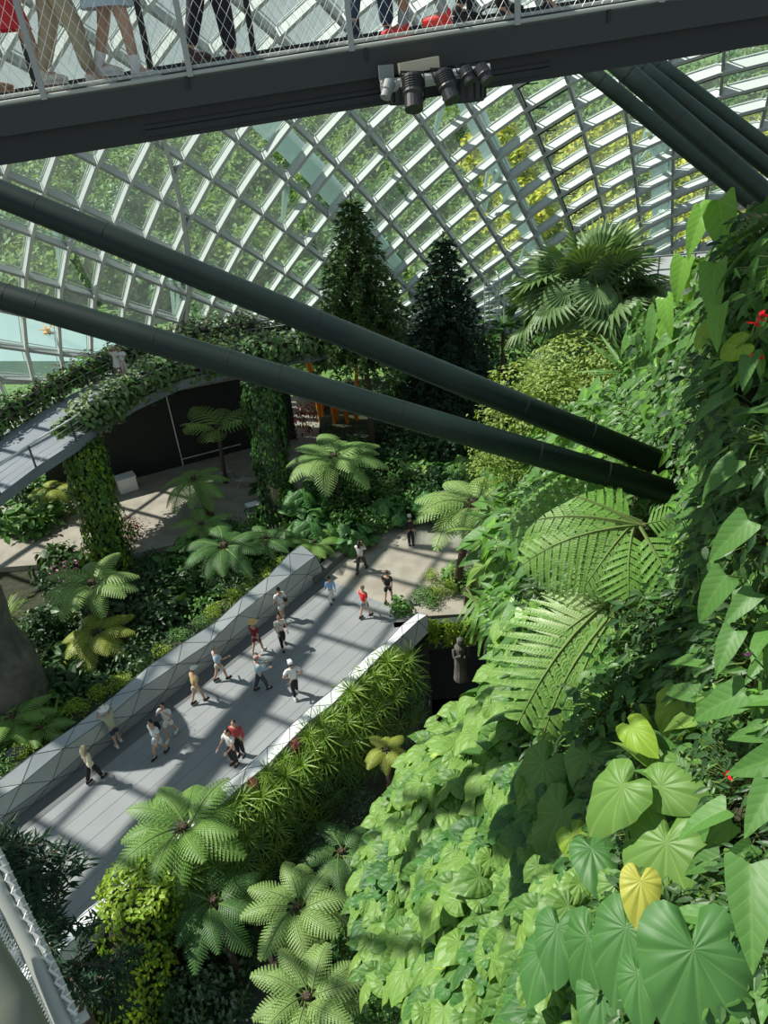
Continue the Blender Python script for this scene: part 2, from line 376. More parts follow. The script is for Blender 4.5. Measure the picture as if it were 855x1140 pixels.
# folded metal parapets: strips of triangular facets
def parapet(name, p0, p1, nrm, n, prof, m, label, jit=.12, seed=1, far_h=None):
    r = random.Random(seed); root = empty(name, p0, 0, label, 'parapet')
    rows = []
    for j, (off, h) in enumerate(prof):
        row = []; sh = .5 if j % 2 else 0
        for q in range(n+2):
            f = min(1.0, max(0.0, (q-sh)/n)); p = p0.lerp(p1, f)
            k = 1+(far_h or 0)*max(0, f-.75)*4
            jo = r.uniform(-jit, jit)*(0 if j == 0 else 1); jh = r.uniform(-jit, jit)*(0 if j == 0 else (1.2 if j < len(prof)-1 else .3))
            row.append(p+nrm*(off*k+jo)+UP*(h*k+jh))
        rows.append(row)
    b = MB(); jb = MB()
    def tri(a, c, d):
        if (c-a).cross(d-a).length < .02: return
        nn = (c-a).cross(d-a).normalized()
        b.add([a-p0, c-p0, d-p0], [(0,1,2)])
        for s, t in ((a, c), (c, d), (d, a)): jb.bar(s-p0, t-p0, .02, .016, nn)
    for j in range(len(rows)-1):
        lo, hi = rows[j], rows[j+1]
        for q in range(n+1):
            if j % 2 == 0: tri(lo[q], lo[min(q+1,n+1)], hi[q+1] if q+1 < len(hi) else hi[-1]); tri(lo[q], hi[min(q+1,n+1)], hi[q])
            else: tri(lo[q], lo[min(q+1,n+1)], hi[q]); tri(lo[min(q+1,n+1)], hi[min(q+1,n+1)], hi[q])
    b.obj('facet_panels', m, root); jb.obj('panel_joints', M_joint, root)
    return rows
pl_rows = parapet('faceted_parapet', A_, A1e, -nl, 14, [(0,0),(.03,.5),(.22,1.0),(.8,1.2),(.88,.1)], M_facet, 'long grey parapet of folded triangular metal panels along the left edge of the walkway', .1, 5, .3)
nb = Vector((db.y, -db.x, 0))
parapet('faceted_parapet', B_+db*0, B2+db*.3, nb, 22, [(-.05,0),(-.02,.55),(.25,.95),(.75,1.0),(.85,.1)], M_facetW, 'pale folded metal parapet along the right edge of the walkway above the strap-leaved hedge', .07, 9)
# curved ramp behind
RZ = 7.0
near = [atz(x, y, RZ) for x, y in ((-60,597),(0,550),(40,520),(85,491),(118,466),(150,447),(200,424),(270,407),(330,396),(400,386),(470,372))]
far = [atz(x, y, RZ) for x, y in ((-60,530),(0,487),(34,466),(68,446),(98,429),(126,416),(170,399),(230,386),(290,377),(350,369),(420,358))]
b = MB(); n = len(near)
b.add([p for p in near]+[p for p in far]+[p-UP*.5 for p in near]+[p-UP*.5 for p in far],
      sum([[(i, i+1, n+i+1, n+i), (2*n+i+1, 2*n+i, 3*n+i, 3*n+i+1), (i, 2*n+i, 2*n+i+1, i+1), (n+i+1, 3*n+i+1, 3*n+i, n+i)] for i in range(n-1)], []))
b.obj('floor_ramp', mat('blue_grey_ramp', (.2, .23, .26), .6, col2=(.24, .27, .3), nscale=.5), kind='structure')
def railing(P, name, label, h=1.1, wires=2):
    root = empty(name, P[0], 0, label, 'railing'); o = P[0]
    b = MB(); b.tube([p-o+UP*h for p in P], .045, 6); b.obj('handrail', M_wire if wires > 2 else M_rail, root)
    b = MB()
    for w_ in range(wires): b.tube([p-o+UP*(h*(w_+.6)/(wires+.6)) for p in P], .016, 4)
    b.obj('wire', M_wire, root)
    for a, c in zip(P, P[1:]):
        N = max(1, round((c-a).length/1.9))
        for q in range(N):
            m_ = MB(); p = a.lerp(c, q/N)-o; m_.box(p+UP*h/2, (.07, .07, h)); m_.obj('post', M_rail, root)
railing([p+Vector((.0,.0,0)) for p in near], 'ramp_railing', 'near railing of the curved ramp, its handrail partly overgrown by vines', 1.1, 3)
railing([p for p in far], 'ramp_railing', 'far railing of the curved ramp with a dark handrail beside the glass', 1.1, 2)
# black partition below the ramp
W0 = atz(60, 555); W1 = atz(155, 530); W2 = atz(270, 500); W3 = atz(330, 487)
b = MB()
for a, c, h in ((W0, W1, 5.2), (W1, W2, 5.2), (W2, W3, 5.0)): b.bar(a+UP*h/2, c+UP*h/2, .25, h, UP)
b.obj('wall_black_partition', M_black, kind='structure')
b = MB(); b.bar(W1+UP*5.3, W3+UP*5.1, .6, .22, UP); b.obj('trim_10', M_conc, kind='structure')
b = MB(); q0 = atz(205, 517)+Vector((0,-.25,0)); b.box(q0+UP*2.5, (.05, .05, 5)); b.bar(q0+UP*.5, W2+Vector((0,-.25,.5)), .05, .05, UP); b.obj('trim_11', M_wire, kind='structure')
# white display plinth, small things on the court
t = empty('display_plinth', atz(143, 545), .5, 'white box plinth standing by the foot of the left vine column', 'plinth')
b = MB(); b.box((0,0,.45), (1.1,.8,.9)); b.box((0,0,.93), (1.2,.9,.06)); b.obj('body', mat('white_laminate', (.75,.77,.76), .4), t)
for x, y, rz, lab in ((285,577,.3,'white wheeled trolley on the court behind the ferns'),):
    t = empty('trolley', atz(x, y), rz, lab, 'trolley')
    b = MB(); b.box((0,0,.5), (.9,.5,.06)); b.box((0,0,.95), (.9,.5,.05)); b.obj('tray', M_white, t)
    for sx in (-.4,.4):
        for sy in (-.2,.2):
            b = MB(); b.tube([(sx,sy,.08),(sx,sy,1.05)], .025, 6); b.blob((sx,sy,.06), .06); b.obj('leg', M_rail, t)
# lattice bench / deck chairs frames on the court
for x, y, rz, lab in ((250,532,.6,'pale tubular garden seat in the sun on the court, left one'), (275,540,-.4,'pale tubular garden seat in the sun on the court, right one')):
    t = empty('garden_seat', atz(x, y), rz, lab, 'seat')
    for s in (-.4,.4):
        b = MB(); b.tube([(s,.5,0),(s,-.3,.45),(s,-.9,.9)], .03, 6); b.tube([(s,-.5,0),(s,.4,.42)], .03, 6); b.obj('side_frame', M_tubegrey, t)
    b = MB()
    for q in range(7): b.tube([(-.4,.3-q*.17,.35+q*.03+max(0,q-3)*.05),(.4,.3-q*.17,.35+q*.03+max(0,q-3)*.05)], .02, 5)
    b.obj('seat_slats', M_tubegrey, t)
# grey service platform under the right-hand palms and a small access stair
b = MB(); p = aty(770, 300, 30); b.box(p, (7,3.5,.3)); b.box(p+Vector((0,-1.7,.55)), (7,.06,.06)); b.box(p+Vector((0,-1.7,1.05)), (7,.06,.06))
for q in range(6): b.box(p+Vector((-3.4+q*1.36,-1.7,.5)), (.06,.06,1.1))
b.obj('floor_platform', M_greyst, kind='structure')
p = aty(548, 345, 47); t = empty('access_ladder', p, .2, 'small pale steel maintenance stair below the glass beside the fan palm', 'stair')
for s in (-.7,.7):
    b = MB(); b.tube([(s,0,-1),(s,.2,2.6),(s,.9,2.8)], .06, 6); b.tube([(s,-1.2,-1),(s,-1.0,1.5)], .05, 6); b.obj('stringer', M_white, t)
b = MB()
for q in range(9): b.box((0,.0,-.8+q*.38), (1.4,.3,.06))
b.obj('tread', M_white, t)
t.scale = (.7,.7,.8)
# ------------------------------------------------------------------ aerial footbridge
P0 = atw(0, 113, 6.6); P1 = atw(855, -22, 6.6)
be = (P1-P0).normalized(); bo = Vector((be.y, -be.x, 0)).normalized()      # bo points to the camera side
if bo.dot(CAM-P0) < 0: bo = -bo
bu = be.cross(bo); bu = bu if bu.z > 0 else -bu
root = empty('aerial_footbridge', P0, 0, 'dark steel footbridge crossing the top of the view, with a white wire-mesh railing', 'footbridge')
def L(s, d, u): return be*s + bo*d + Vector((0,0,1))*u      # along, towards camera, up
S0, S1 = -3.0, 11.5
def bbox(name, d, u0, u1, wd, m, s0=S0, s1=S1, lab=None):
    b = MB(); b.bar(L(s0, d, (u0+u1)/2), L(s1, d, (u0+u1)/2), wd, u1-u0, UP); return b.obj(name, m, root, label=lab)
bbox('deck', -.85, -.06, -.01, 1.7, mat('grey_grating', (.2,.22,.21), .6))
bbox('fascia', 0, -.27, -.05, .05, M_dark)
bbox('main_beam', -.22, -.50, -.10, .34, M_darker)
bbox('main_beam', -1.5, -.50, -.10, .3, M_darker)
b = MB(); b.tube([L(S0,.03,-.015), L(S1,.03,-.015)], .018, 8); b.tube([L(S0,.0,.03), L(S1,.0,.03)], .016, 8); b.obj('edge_rail', M_tubegrey, root, label='pale grey tube edging the deck')
b = MB(); b.bar(L(S0,-1.62,.05), L(S1,-1.62,.05), .03, .13, UP); b.obj('kickplate', M_darker, root)
b = MB(); b.bar(L(1.2,-.05,-.43), L(5.0,-.05,-.43), .06, .05, UP); b.bar(L(1.2,-.05,-.38), L(5.0,-.05,-.38), .04, .03, UP); b.obj('cable_tray', M_darker, root)
for s in (1.68, 3.3, 5.5): 
    b = MB(); b.bar(L(s,.03,-.03), L(s,.03,-.13), .03, .02, bo); b.obj('drain_bracket', M_darker, root)
sx = lambda px: (atw(px, 113-px*.158, 6.6)-P0).dot(be)
for px in (50, 212, 391, 575, 735, 890):
    b = MB(); s = sx(px); b.bar(L(s,.04,-.04), L(s-.02,.06,1.2), .026, .05, be); b.obj('near_post', M_greyst, root)
for px in (-20, 133, 271, 410, 560, 720):
    b = MB(); s = sx(px); b.bar(L(s,-1.62,0), L(s-.02,-1.68,1.2), .05, .06, be); b.obj('far_post', M_darker, root)
b = MB(); b.tube([L(S0,.07,1.2), L(S1,.07,1.2)], .03, 8); b.tube([L(S0,-1.68,1.2), L(S1,-1.68,1.2)], .03, 8); b.obj('handrail', M_tubegrey, root)
for d, nm in ((.045, 'near_mesh'), (-1.64, 'far_mesh')):
    b = MB(); H = 1.18; pitch = .088; dx = H*.62
    s = S0-dx
    while s < S1+dx:
        for sg in (1, -1):
            a = L(s, d, .02); c = L(s+sg*dx, d, H); b.tube([a, c], .0022 if d > 0 else .0016, 3, caps=False)
        s += pitch
    b.obj(nm, M_wire, root)
# spotlight rig hanging from the beam
cx = lambda px, py, d=0.0: atw(px, py, 6.55+d)
M_lamp = mat('black_lamp_housing', (.025, .028, .03), .45); M_grl = mat('grey_lamp_fitting', (.25,.27,.26), .5)
t = empty('lighting_rail', cx(470, 82), 0, 'grey conduit rail with a cream ballast box bolted under the footbridge beam', 'light rail')
o = cx(470, 82)
b = MB(); b.tube([cx(424, 97)-o, cx(545, 78)-o], .055, 10); b.obj('rail_tube', M_tubegrey, t)
b = MB(); b.bar(cx(444,77)-o, cx(488,69)-o, .12, .09, UP); b.obj('ballast_box', mat('cream_box', (.62,.56,.42), .5), t)
b = MB(); b.box(cx(430,81)-o, (.13,.12,.12)); b.obj('junction_box', M_grl, t)
def spot(px0, py0, px1, py1, r, m, lab, fins=True):
    a = cx(px0, py0, -.18); c = cx(px1, py1, -.18); t = empty('spotlight', a, 0, lab, 'spotlight', None); d = (c-a)
    b = MB(); b.tube([d*0, d*.06, d*.5, d*.55, d*.62, d], [r*.75, r, r, r*1.06, r*.88, r*.92], 16); hs = b.obj('housing', m, t)
    if fins:
        b = MB(); dn = d.normalized()
        for q in range(5): 
            p = d*(.14+q*.07); b.tube([p-dn*.004, p+dn*.004], r*1.07, 16)
        b.obj('cooling_fins', M_darker, hs)
    b = MB(); b.tube([d*.35+vR*r*1.1, vR*r*1.1-d*.1, -vR*r*1.1-d*.1, d*.35-vR*r*1.1], .012, 5); b.obj('yoke', m, t)
spot(459,84,461,122,.088, M_lamp, 'black finned spotlight under the footbridge, the left one pointing straight down')
spot(492,80,504,112,.08, M_lamp, 'black finned spotlight under the footbridge, tilted outward, next to the drum light')
spot(434,90,429,109,.05, M_grl, 'small grey spotlight at the left end of the light rail', False)
spot(516,76,524,92,.06, M_lamp, 'short black spotlight under the footbridge right of the tilted one', False)
spot(533,74,543,91,.065, M_lamp, 'small black spotlight at the right end of the light rail', False)
for px, py, r, lab in ((452,106,.17,'round black drum light behind the left spotlight'), (517,104,.19,'round black drum light with a small white label, right of the tilted spotlight')):
    p = cx(px, py, .15); t = empty('drum_light', p, 0, lab, 'light')
    b = MB(); b.tube([UP*.14, UP*.12, UP*-.05, UP*-.07], [r*.8, r, r, r*.9], 20); dr = b.obj('drum', M_lamp, t)
    b = MB()
    for q in range(16): a = q*PI/8; b.box((math.cos(a)*r, math.sin(a)*r, .03), (.02,.02,.15), Matrix.Rotation(a, 3, 'Z'))
    b.obj('ribs', M_darker, dr)
    b = MB(); b.box((.02,-r-.01,.1), (.07,.008,.04)); b.obj('white_label', M_white, dr)
# ------------------------------------------------------------------ big raking struts
def strut(a, b_, r, lab, m=None, straps=(), cone=True):
    t = empty('steel_strut', a, 0, lab, 'strut'); d = b_-a; dn = d.normalized(); b = MB()
    b.tube([d*0, d*.25, d*.5, d*.75, d], r, 24); b.obj('tube', m or M_dgreen, t, smooth=True)
    for f in straps: b = MB(); b.tube([d*f-dn*.012, d*f+dn*.012], r*1.012, 24); b.obj('weld_band', M_darker, t)
def ext_(a, b_, f): return a+(b_-a)*f
a, c = atd(0, 216, 13.2), atd(738, 517, 13.2); strut(ext_(a,c,-.5), ext_(a,c,1.03), .208, 'upper of the two long dark green steel struts crossing the garden from the left edge', straps=(.15,.36,.42,.62,.83,.9))
a, c = atd(0, 329, 13.0), atd(748, 549, 12.8); strut(ext_(a,c,-.5), c, .208, 'lower of the two long dark green steel struts, its upper side catching sunlight', straps=(.34,.37,.48,.55,.6,.72,.86,.93))
for (x0,y0,x1,y1,D,r,lab) in ((648,72,870,252,13.6,.118,'dark strut at top right, the lowest and leftmost of four under the footbridge'), (680,65,880,240,12.6,.135,'thick blackish strut at top right crossing over the lowest one'),
        (697,62,880,206,14.2,.118,'green strut with tape bands at top right, third of four'), (717,60,880,184,14.8,.118,'green strut at top right, the highest and rightmost of four')):
    a, c = atd(x0,y0,D), atd(x1,y1,D); strut(ext_(a,c,-.25), ext_(a,c,1.5), r, lab, straps=(.2,.28,.36,.44,.52,.6))
# near tubes of the viewing walkway at the lower-left corner
root = empty('walkway_edge', atd(40,1080,2.6), 0, 'pale tubular walkway railing with wire netting at the lower-left corner', 'railing'); o = atd(40,1080,2.6)
def T(name, pts, r, m, D=2.6, lab=None, seg=14):
    b = MB(); b.tube([atd(x,y,D)-o for x, y in pts], r, seg); return b.obj(name, m, root, smooth=True, label=lab)
T('outer_tube', [(-30,895),(0,955),(28,1015),(60,1080),(86,1140),(105,1185)], .0125, M_tubegrey, 2.6)
T('inner_tube', [(-40,905),(0,993),(32,1055),(68,1135),(90,1185)], .0215, M_tubegrey, 2.6)
T('lower_pipe', [(-60,995),(-26,1060),(8,1115),(40,1185)], .058, mat('grey_green_pipe', (.16,.18,.13), .5), 2.45)
T('tube_end', [(80,1142),(98,1128)], .014, M_tubegrey, 2.6)
b = MB()
for q in range(22):
    f = q/21; x = f*90; y = 955+f*190; p = atd(x,y,2.6)-o; dn = (atd(x+2,y+4.3,2.6)-atd(x,y,2.6)).normalized(); b.tube([p-dn*.002, p+dn*.002], .0145, 10)
b.obj('clamp', M_wire, root)
b = MB()
for q in range(60):
    f = q/60; a = atd(-22+f*112, 965+f*235, 2.6)-o; 
    for sg in (-.02, .06):
        f2 = f+sg+.02; c = atd(-48+f2*112, 985+f2*235, 2.55)-o; b.tube([a, c], .0022, 4, caps=False)
b.obj('netting', M_wire, root)
b = MB(); b.tube([atd(2+f*80+(3 if q%2 else -3), 965+f*165, 2.58)-o for q in range(24) for f in (q/23,)], .004, 5); b.obj('lacing_wire', M_wire, root)
# ------------------------------------------------------------------ leaf templates: (verts, faces, uvs) lying in xy, stalk at origin, tip along +y
def t_heart(seed=0, cup=.16, wav=.05, seg=20, long=1.0):
    r_ = random.Random(seed); ph = r_.uniform(0, 6); prof = [(0,1.0),(15,.86),(30,.72),(50,.6),(70,.55),(90,.53),(115,.53),(135,.52),(155,.46),(168,.34),(178,.12)]
    def R(a):
        a = min(178, abs(a))
        for (a0, r0), (a1, r1) in zip(prof, prof[1:]):
            if a <= a1: return r0+(r1-r0)*(a-a0)/(a1-a0)
        return .12
    vs = [(0,0,0)]; uv = [(0,0)]; fs = []; n = seg+1
    for ring in (.5, .82, 1.0):
        for q in range(n):
            a = -178+356*q/seg; rr = R(a)*ring; x = math.sin(math.radians(a))*rr; y = math.cos(math.radians(a))*rr*(long if abs(a) < 90 else 1)
            z = -cup*(y*y)*1.2 + abs(x)*.22 - .5*x*x + (wav*math.sin(a*.13+ph)*ring**3) - (.08*ring**4)
            vs.append((x, y, z)); uv.append((x, y))
    for q in range(n-1):
        fs.append((0, 1+q+1, 1+q))
        for k in range(2): b = 1+k*n+q; fs.append((b, b+1, b+n+1, b+n))
    return vs, fs, uv
def t_strip(prof, cols=2, fold=.2, droop=.25, wav=0.0, ph=0.0):     # prof: list of (y, halfwidth[, ybase])
    vs = []; uv = []; fs = []; n = 2*cols+1
    for y, w_ in prof:
        for c in range(-cols, cols+1):
            x = w_*c/cols; z = abs(x)*fold - droop*y*y + wav*math.sin(y*22+ph)*abs(c/cols)**2
            yy = y - (abs(x)*.55 if y < .15 else 0)
            vs.append((x, yy, z)); uv.append((x, yy))
    for j in range(len(prof)-1):
        for c in range(n-1): b = j*n+c; fs.append((b, b+1, b+n+1, b+n))
    return vs, fs, uv
T_arrow = t_strip([(0,.06),(.02,.2),(.1,.25),(.25,.235),(.45,.2),(.65,.15),(.85,.07),(1,.004)], 2, .25, .3, .012)
T_lance = t_strip([(0,.01),(.15,.1),(.4,.15),(.7,.1),(1,.002)], 1, .25, .25)
T_oval = t_strip([(0,.02),(.2,.24),(.55,.27),(.85,.15),(1,.01)], 1, .2, .2)
T_small = ([(0,0,0),(.28,.42,.05),(0,1,-.1),(-.28,.42,.05)], [(0,1,2,3)], [(0,0),(.28,.42),(0,1),(-.28,.42)])
T_strap = t_strip([(0,.025),(.3,.036),(.6,.032),(.85,.02),(1,.002)], 1, .3, .55)
hearts = [t_heart(s, wav=.035+.012*(s % 3)) for s in range(4)]
hearts_lo = [t_heart(s, seg=12, wav=.05) for s in range(3)]
def put(b, T, M, mi=0):
    b.add([M @ Vector(v) for v in T[0]], T[1], mi, list(T[2]))
def rdir(r_, up=0.0):
    while True:
        v = Vector((r_.uniform(-1,1), r_.uniform(-1,1), r_.uniform(-1,1)))
        if .01 < v.length < 1: v.normalize(); v.z += up; return v.normalized()
# generators; local frame: z outward (plant's own "up"), y towards world-up along a slope
def g_leafpatch(temps, n, R, size, seed, tiltz=.5, stalk=.35, mats=1, hang=1.0, depth=.3):
    r_ = random.Random(seed); b = MB(); s = MB()
    for q in range(n):
        a = q*2.39996+r_.uniform(-.3,.3); rr = R*math.sqrt((q+.5)/n); p = Vector((rr*math.cos(a), rr*math.sin(a), depth*(1-(rr/R)**2)*.6+r_.uniform(0, depth)))
        z = Vector((r_.gauss(0,.42), .25+r_.gauss(0,.4), 1)); y = Vector((r_.gauss(0,.6), -hang, r_.uniform(-.2,.1)))
        sz = size*r_.choice((.6,.8,.9,1,1,1.15,1.3)); M = frame(p, z, y, sz); put(b, r_.choice(temps), M, r_.choices(range(mats), [6,2,1][:mats])[0])
        q0 = p*.35; q0.z = -.15; s.tube([q0, (q0+p)/2+Vector((0,.05,.05)), p], [.012,.01,.007], 4, caps=False)
    return b, s
def g_ball(temp, n, r3, size, seed, top=0.0, out=.6, lobes=5):
    r_ = random.Random(seed); b = MB(); cs = [(Vector((0,0,0)), 1.0)]+[(rdir(r_)*.45, r_.uniform(.45,.7)) for _ in range(lobes)]
    for q in range(n):
        c, k = r_.choice(cs); d = rdir(r_, top); p = c+d*k*r_.uniform(.72,1.03); p = Vector((p.x*r3[0], p.y*r3[1], p.z*r3[2]))
        z = (d*out+rdir(r_)*.6+Vector((0,0,.45))).normalized(); put(b, temp, frame(p, z, rdir(r_)+d*.3-Vector((0,0,.3)), size*r_.uniform(.7,1.3)))
    return b
def g_rosette(T, n, L_, seed, lo=.15, hi=1.2, bend=.0):
    r_ = random.Random(seed); b = MB()
    for q in range(n):
        a = q*2.39996; el = lo+(hi-lo)*(q/n)**.8+r_.uniform(-.1,.1); d = Vector((math.cos(a)*math.cos(el), math.sin(a)*math.cos(el), math.sin(el)))
        z = Vector((-math.cos(a)*math.sin(el), -math.sin(a)*math.sin(el), math.cos(el)))
        put(b, T, frame(d*.04, z, d, L_*r_.uniform(.75,1.15)*(1-.25*q/n)))
    return b
def g_frond(L_, W, seed=0, pairs=17, teeth=9, droop=.9, rise=.5, simple=False, fat=.42):
    r_ = random.Random(seed); b = MB(); st = MB()
    def mid(t): return Vector((.06*L_*math.sin(t*2.5+seed), L_*t*(1-.12*t), L_*(rise*t-droop*t*t*.75)))
    st.tube([mid(q/6) for q in range(7)], [.018*L_*(1-.8*q/6)+.002 for q in range(7)], 4, caps=False)
    for q in range(pairs):
        t = .14+.84*(q+.5)/pairs; p = mid(t); dm = (mid(min(1,t+.02))-mid(t-.02)).normalized()
        ln_ = W*(math.sin(PI*min(1,(t*.93+.07))**.85)**.8)*(.96+.08*r_.random())+.02*L_; nz = Vector((0,0,1)); nz = (nz-dm*nz.dot(dm)).normalized(); xs = dm.cross(nz)
        for sg in (-1, 1):
            out_ = (xs*sg + dm*(.38+.3*t)).normalized(); dirs = []
            T_ = teeth; step = ln_/T_
            wd = L_*.84/pairs*fat
            if simple:
                tip = p+out_*ln_-nz*ln_*.22; m1_ = p+out_*ln_*.5-nz*ln_*.02
                b.add([p, m1_+dm*wd*.9, tip, m1_-dm*wd*.9], [(0,1,2,3)]); continue
            vs = []; fs = []
            for k in range(T_):
                f0 = k/T_; f1 = (k+.72)/T_; c0 = p+out_*ln_*f0-nz*ln_*.3*f0*f0; c1 = p+out_*ln_*f1-nz*ln_*.3*f1*f1
                wk = wd*(1.0-.75*f0**1.6); sk = out_*wk*.45
                i0 = len(vs); vs += [c0, c1, c1+dm*wk+sk, c0+dm*wk+sk*.8, c1-dm*wk+sk, c0-dm*wk+sk*.8]; fs += [(i0,i0+1,i0+2,i0+3), (i0,i0+5,i0+4,i0+1)]
            i0 = len(vs); tip = p+out_*ln_*1.05-nz*ln_*.33; c0 = p+out_*ln_*.93-nz*ln_*.26; vs += [p+nz*.004, p+out_*ln_*.5-nz*ln_*.075+dm*wd*.1, tip, p+out_*ln_*.5-nz*ln_*.075-dm*wd*.1]; fs.append((i0,i0+1,i0+2,i0+3))
            b.add(vs, fs)
    o = b; base = len(o.v); o.v += st.v; o.f += [tuple(i+base for i in f) for f in st.f]; o.m += [1]*len(st.f); o.uv += [(0,0)]*len(st.v)
    return o
def g_comb(L_, W, seed=0, pairs=26, droop=.6, rise=.4):     # once-pinnate frond (cycad / palm)
    b = MB()
    def mid(t): return Vector((0, L_*t, L_*(rise*t-droop*t*t)))
    b.tube([mid(q/5) for q in range(6)], [.012*L_*(1-.8*q/5) for q in range(6)], 4, 1, caps=False)
    for q in range(pairs):
        t = .12+.88*q/pairs; p = mid(t); ln_ = W*math.sin(PI*(t*.9+.08))**.6
        for sg in (-1,1): put(b, T_lance, frame(p, (sg*-.2,0,1), (sg*1,.55,-.2), ln_))
    return b
# cached frond meshes
FR = {}
def fronds(key, L_, W, m, n=3, **k):
    if key not in FR:
        FR[key] = [g_frond(L_, W, s, **k).mesh('frond', [m, M_stem]) for s in range(n)]
    return FR[key]
def tree_fern(loc, ms, n, label, h=0, size=1.0, seed=0, lean=(0,0), tilt=.0, name='tree_fern', axis=None, trunk=.12, cat='tree fern', full=2*PI, a0=0, group=None, up=.15):
    """crown centre at loc, trunk dropping h below it; n fronds as children"""
    r_ = random.Random(seed); loc = Vector(loc); t = empty(name, loc-Vector((lean[0],lean[1],h)), 0, label, cat, group); c = Vector((lean[0],lean[1],h))
    Q = Matrix.Identity(4)
    if axis is not None: Q = Vector((0,0,1)).rotation_difference(Vector(axis).normalized()).to_matrix().to_4x4()
    for q in range(n):
        a = a0+full*q/n+r_.uniform(-.12,.12); inc = (up if q % 2 else up-.3)+r_.uniform(-.12,.12)+tilt*math.cos(a)
        M = Matrix.Translation(c) @ Q @ Matrix.Rotation(a, 4, 'Z') @ Matrix.Rotation(inc, 4, 'X') @ Matrix.Scale(size*r_.uniform(.88,1.1), 4)
        inst('frond', r_.choice(ms), M, t)
    if h > .2:
        b = MB(); b.tube([(0,0,0),(c.x*.45,c.y*.45,h*.5),c-UP*.05], [trunk*1.3,trunk,trunk*.9], 10); b.obj('trunk', M_bark, t, smooth=True)
    b = MB()
    for q in range(7):
        a = q*.9; d = Vector((math.cos(a),math.sin(a),0)); b.tube([c, c+d*.08*size*1.4+UP*.1*size, c+d*.1*size+UP*.22*size, c+d*.02+UP*.2*size], .02*size+.006, 5)
    b.obj('crozier', M_bark, t)
    return t
def mesh2(bl, m, s=None, sm=None, name='foliage'):
    if s is not None:
        base = len(bl.v); bl.v += s.v; bl.f += [tuple(i+base for i in f) for f in s.f]; bl.m += [len(m) if isinstance(m, list) else 1]*len(s.f); bl.uv += [(0,0)]*len(s.v)
        m = (m if isinstance(m, list) else [m])+[sm or M_stem]
    return bl.mesh(name, m)
# ------------------------------------------------------------------ planted mountain on the right
ctl = [(830,240,11),(770,330,13),(855,350,9),(700,400,20),(855,450,9),(620,450,27),(650,480,20),(740,535,13.3),(560,540,27),(620,600,18.5),(540,650,24.5),(600,700,17),(700,620,14),(855,600,8.8),(760,700,11.3),
 (520,720,23),(500,790,21),(600,800,15),(700,800,11.2),(855,750,8.4),(430,830,23),(400,900,21.5),(520,900,15.8),(620,900,11.3),(740,900,9),(855,900,8),(375,980,22),(450,1000,17.3),(550,1000,12.8),(650,1020,9.9),(760,1020,8.4),
 (855,1050,7.6),(430,1140,17),(550,1140,12.6),(650,1140,9.8),(760,1140,8.3),(855,1140,7.8),(900,500,8.3),(920,800,7.6),(900,300,8.3),(640,1220,9.5),(430,1240,17),(800,1240,7.2)]
def Dm(x, y):
    s = w_ = 0
    for cx_, cy_, d in ctl:
        q = 1/((x-cx_)**2+(y-cy_)**2+260)**1.6; s += q*math.log(d); w_ += q
    return math.exp(s/w_)
LB = [(235,815),(260,800),(300,772),(350,745),(400,712),(430,685),(460,650),(500,590),(550,548),(600,545),(650,552),(700,572),(750,566),(800,538),(825,488),(900,446),(950,410),(1000,412),(1050,428),(1140,452),(1260,470)]
def lb(y):
    for (y0,x0),(y1,x1) in zip(LB, LB[1:]):
        if y <= y1: return x0+(x1-x0)*(max(y,y0)-y0)/(y1-y0)
    return LB[-1][1]
def Mp(x, y, back=0.0): return CAM+ray(x, y)*(Dm(x, y)+back)
def Mn(x, y):
    a = Mp(x+8, y)-Mp(x-8, y); b_ = Mp(x, y-8)-Mp(x, y+8); n_ = a.cross(b_).normalized()
    return n_ if n_.dot(CAM-Mp(x, y)) > 0 else -n_
b = MB(); nx, ny = 30, 44; vs = []; fs = []
for j in range(ny+1):
    y = 225+1035*j/ny; x0 = lb(y)+8; row = []
    for i in range(nx+1):
        x = x0+(960-x0)*i/nx; p = Mp(x, y, .45); p += Vector((noise.noise(p*1.1), noise.noise(p*1.1+Vector((5,5,5))), noise.noise(p*.9)))*.22; row.append(p)
    e = row[0]; row = [e+Vector((2.6,5.0,-6.5)), e+Vector((.7,1.2,-1.2))]+row
    vs += row
W_ = nx+3
for j in range(ny):
    for i in range(W_-1): q = j*W_+i; fs.append((q, q+1, q+W_+1, q+W_))
b.add(vs, fs); b.obj('wall_planted_mountain', M_moss, kind='structure', smooth=True)
def slope_frame(x, y, lift=0.0, s=1.0, rot=0.0, dropx=0.0):
    n_ = Mn(x, y); n_ = (n_+Vector((0,0,.25))+ (CAM-Mp(x,y)).normalized()*.45).normalized(); p = Mp(x, y)+n_*lift
    M = frame(p, n_, Vector((0,0,1)), s)
    return M @ Matrix.Rotation(rot, 4, 'Z')
# climber carpets ---------------------------------------------------
HC = []; 
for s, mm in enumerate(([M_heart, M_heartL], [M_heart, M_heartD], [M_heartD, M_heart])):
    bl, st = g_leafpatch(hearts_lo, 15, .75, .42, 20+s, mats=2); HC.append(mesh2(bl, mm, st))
SG = []
for s, mm in enumerate(([M_sag, M_heart], [M_sagL, M_sag])):
    bl, st = g_leafpatch([T_arrow], 11, .55, .62, 40+s, mats=2); SG.append(mesh2(bl, mm, st))
MXs = []
for s, (mm, tp, sz, nn) in enumerate((([M_shrub, M_shrubD], T_oval, .2, 60), ([M_shrub, M_sagL], T_lance, .34, 46), ([M_shrubD, M_shrub], T_oval, .17, 60), ([M_shrubD, M_shrub], T_lance, .24, 60))):
    bl, st = g_leafpatch([tp], nn, .62, sz, 60+s, mats=2, depth=.45, hang=.7); MXs.append(mesh2(bl, mm, st))
